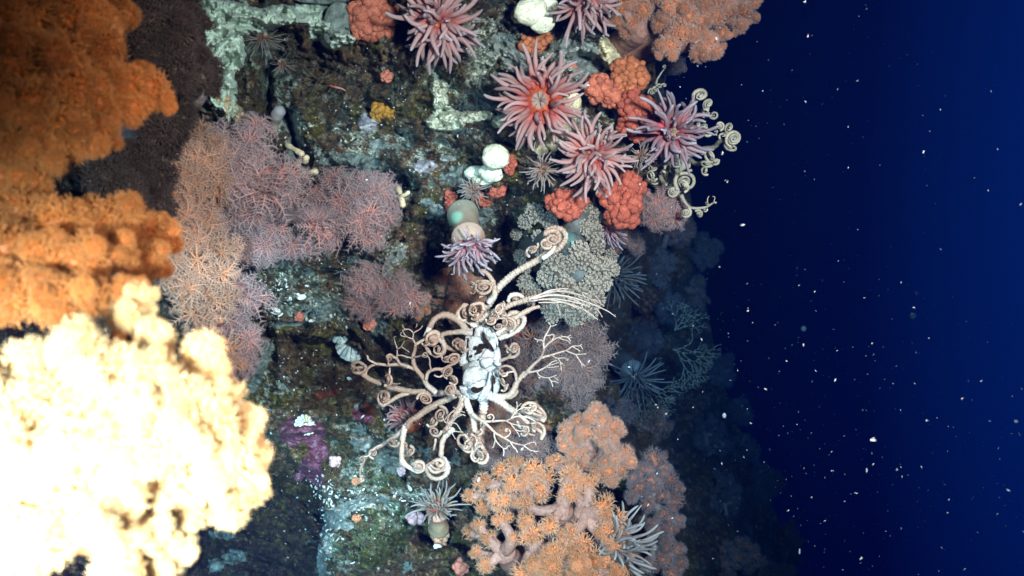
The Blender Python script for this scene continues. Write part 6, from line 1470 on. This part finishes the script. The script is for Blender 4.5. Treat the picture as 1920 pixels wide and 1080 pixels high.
# bushy hydroids
def hydroid(label, px, py, R, key, n=26, up_=0.0, spread=1.1, ang=None):
    d = rock_s(px, py) - .002; v, rt, up = view(px, py); mb = MB(); b = P(px, py, d); k = K * d * R
    root_dir = unit(v + (rt * ang[0] + up * ang[1] if ang else 0))
    for i in range(n):
        dv = unit(root_dir + rng.normal(0, spread * .5, 3)); p_ = b.copy(); L = k * rnd.uniform(.6, 1.1); pts = [b]
        for j in range(4):
            dv = unit(dv + rng.normal(0, .22, 3)); p_ = p_ + dv * L / 4; pts.append(p_)
            if j > 0:
                for q in range(2):
                    e_ = unit(dv + rng.normal(0, .7, 3)); tubes(mb, np.array([[p_, p_ + e_ * L * .12, p_ + e_ * L * .24]]), np.array([[.7, .6, .3]]) * K, 3, np.array([.5, .8, 1]))
        tubes(mb, np.array([pts]), np.array([[1.3, 1.1, .9, .8, .4]]) * K, 4)
    return tag(mb.build('hydroid', M[key]), label, 'hydroid', 'feathery hydroids')
for a in (('green grey branching hydroid beside the wing shaped crust', 650, 500, 30, 'hydroid', 26, 0, 1.3), ('grey feathery hydroid above the lobed crust', 585, 575, 30, 'hydroid', 30, 0, 1.3), ('brown fuzzy hydroid tuft above the mauve polyps', 630, 335, 30, 'hydroid_brown', 70, 0, 1.0, (0, .8)),
          ('smoky hydroid in the dark cleft right of the teal sponge', 545, 85, 42, 'hydroid_brown', 30, 0, 1.4), ('thin brown hydroid threads in the dark below the domed sponge', 600, 150, 36, 'hydroid_brown', 22, 0, 1.4), ('small green hydroid near the crimson tuft', 712, 600, 26, 'hydroid', 24, 0, 1.3),
          ('dark green hydroid between the star arms and the grey anemone', 790, 850, 36, 'hydroid', 34, 0, 1.3), ('green hydroid in shade left of the folded star arm', 848, 862, 24, 'hydroid', 24, 0, 1.3), ('grey hydroid wisps on the green turf patch', 682, 805, 24, 'hydroid', 26, 0, 1.2),
          ('brown feathery hydroid behind the grey brown soft coral', 745, 530, 34, 'hydroid_brown', 30, 0, 1.3), ('pale hydroid wisps above the white forked sponge', 905, 190, 26, 'hydroid', 26, 0, 1.2), ('grey hydroid wisps beside the orange knobbly lump', 955, 70, 24, 'hydroid', 24, 0, 1.2),
          ('dark grey hydroid under the grey anemone row at the bottom', 650, 1062, 24, 'hydroid_brown', 24, 0, 1.2), ('thin white tentacled hydroid at the bottom edge', 765, 1068, 20, 'hydroid', 14, 0, .9, (0, .8))):
    hydroid(*a)

# sea fan and a second bushy gorgonian on the far wall
def fan(label, px, py, d, R, a0, n0, gen, spread, key='fan', seed=1):
    g_ = random.Random(seed); mb = MB(); v, rt, up = view(px, py); k = K * d
    def grow(x, y, a, L, r, g):
        x2, y2 = x + math.cos(a) * L, y - math.sin(a) * L; xm, ym = (x + x2) / 2 + g_.gauss(0, L * .08), (y + y2) / 2 + g_.gauss(0, L * .08)
        dz = lambda q: d - .02 * (gen - q) / gen + g_.gauss(0, .004)
        tubes(mb, np.array([[P(x, y, dz(g)), P(xm, ym, dz(g - .5)), P(x2, y2, dz(g - 1))]]), np.array([[r, r * .9, r * .8]]) * k, 4, np.array([1 - g / gen] * 3))
        if g > 1:
            for s_ in (-1, 1):
                if g_.random() < .93: grow(x2, y2, a + s_ * g_.uniform(.15, spread), L * g_.uniform(.68, .95), r * .78, g - 1)
    for i in range(n0): grow(px, py, a0 + (i - (n0 - 1) / 2) * .5, R * .3, 2.4, gen)
    return tag(mb.build('sea_fan', M[key]), label, 'sea fan', 'sea fans')
fan('dim teal sea fan with forking branches on the far wall', 1262, 655, 1.42, 62, -.35, 3, 7, .55, seed=2)
fan('smaller dim sea fan drooping below the slate anemone', 1205, 720, 1.36, 56, -.9, 3, 7, .5, seed=5)
fan('sparse dark sea fan above the forking one', 1265, 620, 1.5, 54, .9, 3, 6, .6, seed=9)

# a small red shrimp with long feelers in the dark crack
sh = thing('shrimp', 'tiny red and white shrimp with thin feelers in the dark hollow', 'shrimp', P(630, 162, .975))
mb = MB(); W = px_curve([(618, 160, .972), (628, 163, .968), (640, 166, .97), (648, 170, .974)], .97); longtube(mb, W, np.linspace(2.6, 1.2, len(W)) * K, 8); mb.build('body', M['shrimp'], sh)
mb = MB()
for pts in ([(618, 160, .972), (590, 160, .962), (565, 152, .958), (562, 160, .958)], [(618, 161, .972), (596, 168, .96), (570, 172, .958)], [(640, 164, .97), (665, 152, .962), (690, 140, .96)], [(622, 164, .97), (610, 178, .965)], [(630, 166, .97), (626, 182, .965)], [(638, 168, .97), (645, 180, .968)]):
    W = px_curve(pts, .965); tubes(mb, W[None], np.linspace(.7, .35, len(W))[None] * K, 4)
mb.build('feelers', M['hydroid_brown'], sh)

# ------------------------------------------------------------------ marine snow drifting in the open water
g_ = np.random.default_rng(5); mb = MB(); V, F = ico(1)
for i in range(1300):
    d = g_.uniform(.55, 2.1); u = g_.uniform(0, 1)
    py_ = g_.uniform(-40, 1120); px_ = sil(py_) + 15 + (2000 - sil(py_)) * g_.uniform(0, 1) ** 1.25
    if g_.uniform() < .35: py_ = g_.normal(820, 150)
    if g_.uniform() < .10: px_ = g_.uniform(520, 1330); d = g_.uniform(.60, .86)
    r = g_.uniform(.4, 1.35) ** 2 * K * .62
    if g_.uniform() < .05: r *= 1.9
    R_, _ = np.linalg.qr(g_.normal(size=(3, 3)))
    mb.add(P(px_, py_, d) + (V * np.array([2.3, .8, .6]) * r) @ R_.T, None, F)
tag(mb.build('marine_snow', M['snow']), 'white flecks of marine snow drifting in the blue water', 'marine snow', None, 'stuff')
for lb, x, y, d, r, st_ in (('biggest pale fleck of drifting marine snow, against the lower far wall', 1358, 779, .9, 5, (.8, 1, .8)), ('orange white elongated fleck drifting right of the lower far wall', 1625, 882, .8, 3.6, (.5, 1.3, .5)), ('greenish fleck drifting near the right picture edge', 1905, 790, .8, 4.2, (1, .8, .7)),
                            ('blurred blue fleck in open water level with the star', 1712, 592, 1.5, 6, (1.1, 1, .7)), ('faint square fleck drifting near the upper far wall', 1507, 616, 1.6, 5, (1, 1.1, .7)), ('white fleck low down beside the last dim bush', 1499, 1034, .85, 3.6, (.5, 1.5, .5))):
    mb = MB(); V2, F2 = ico(2); mb.add(P(x, y, d) + V2 * np.array([st_[0], st_[2], st_[1]]) * r * K * d * (1 + .35 * (fbm(V2 * 1.6 + x, 2, 3)[:, None] - .5)), None, F2)
    tag(mb.build('snow_fleck', M['snow']), lb, 'marine snow', 'large drifting flecks')
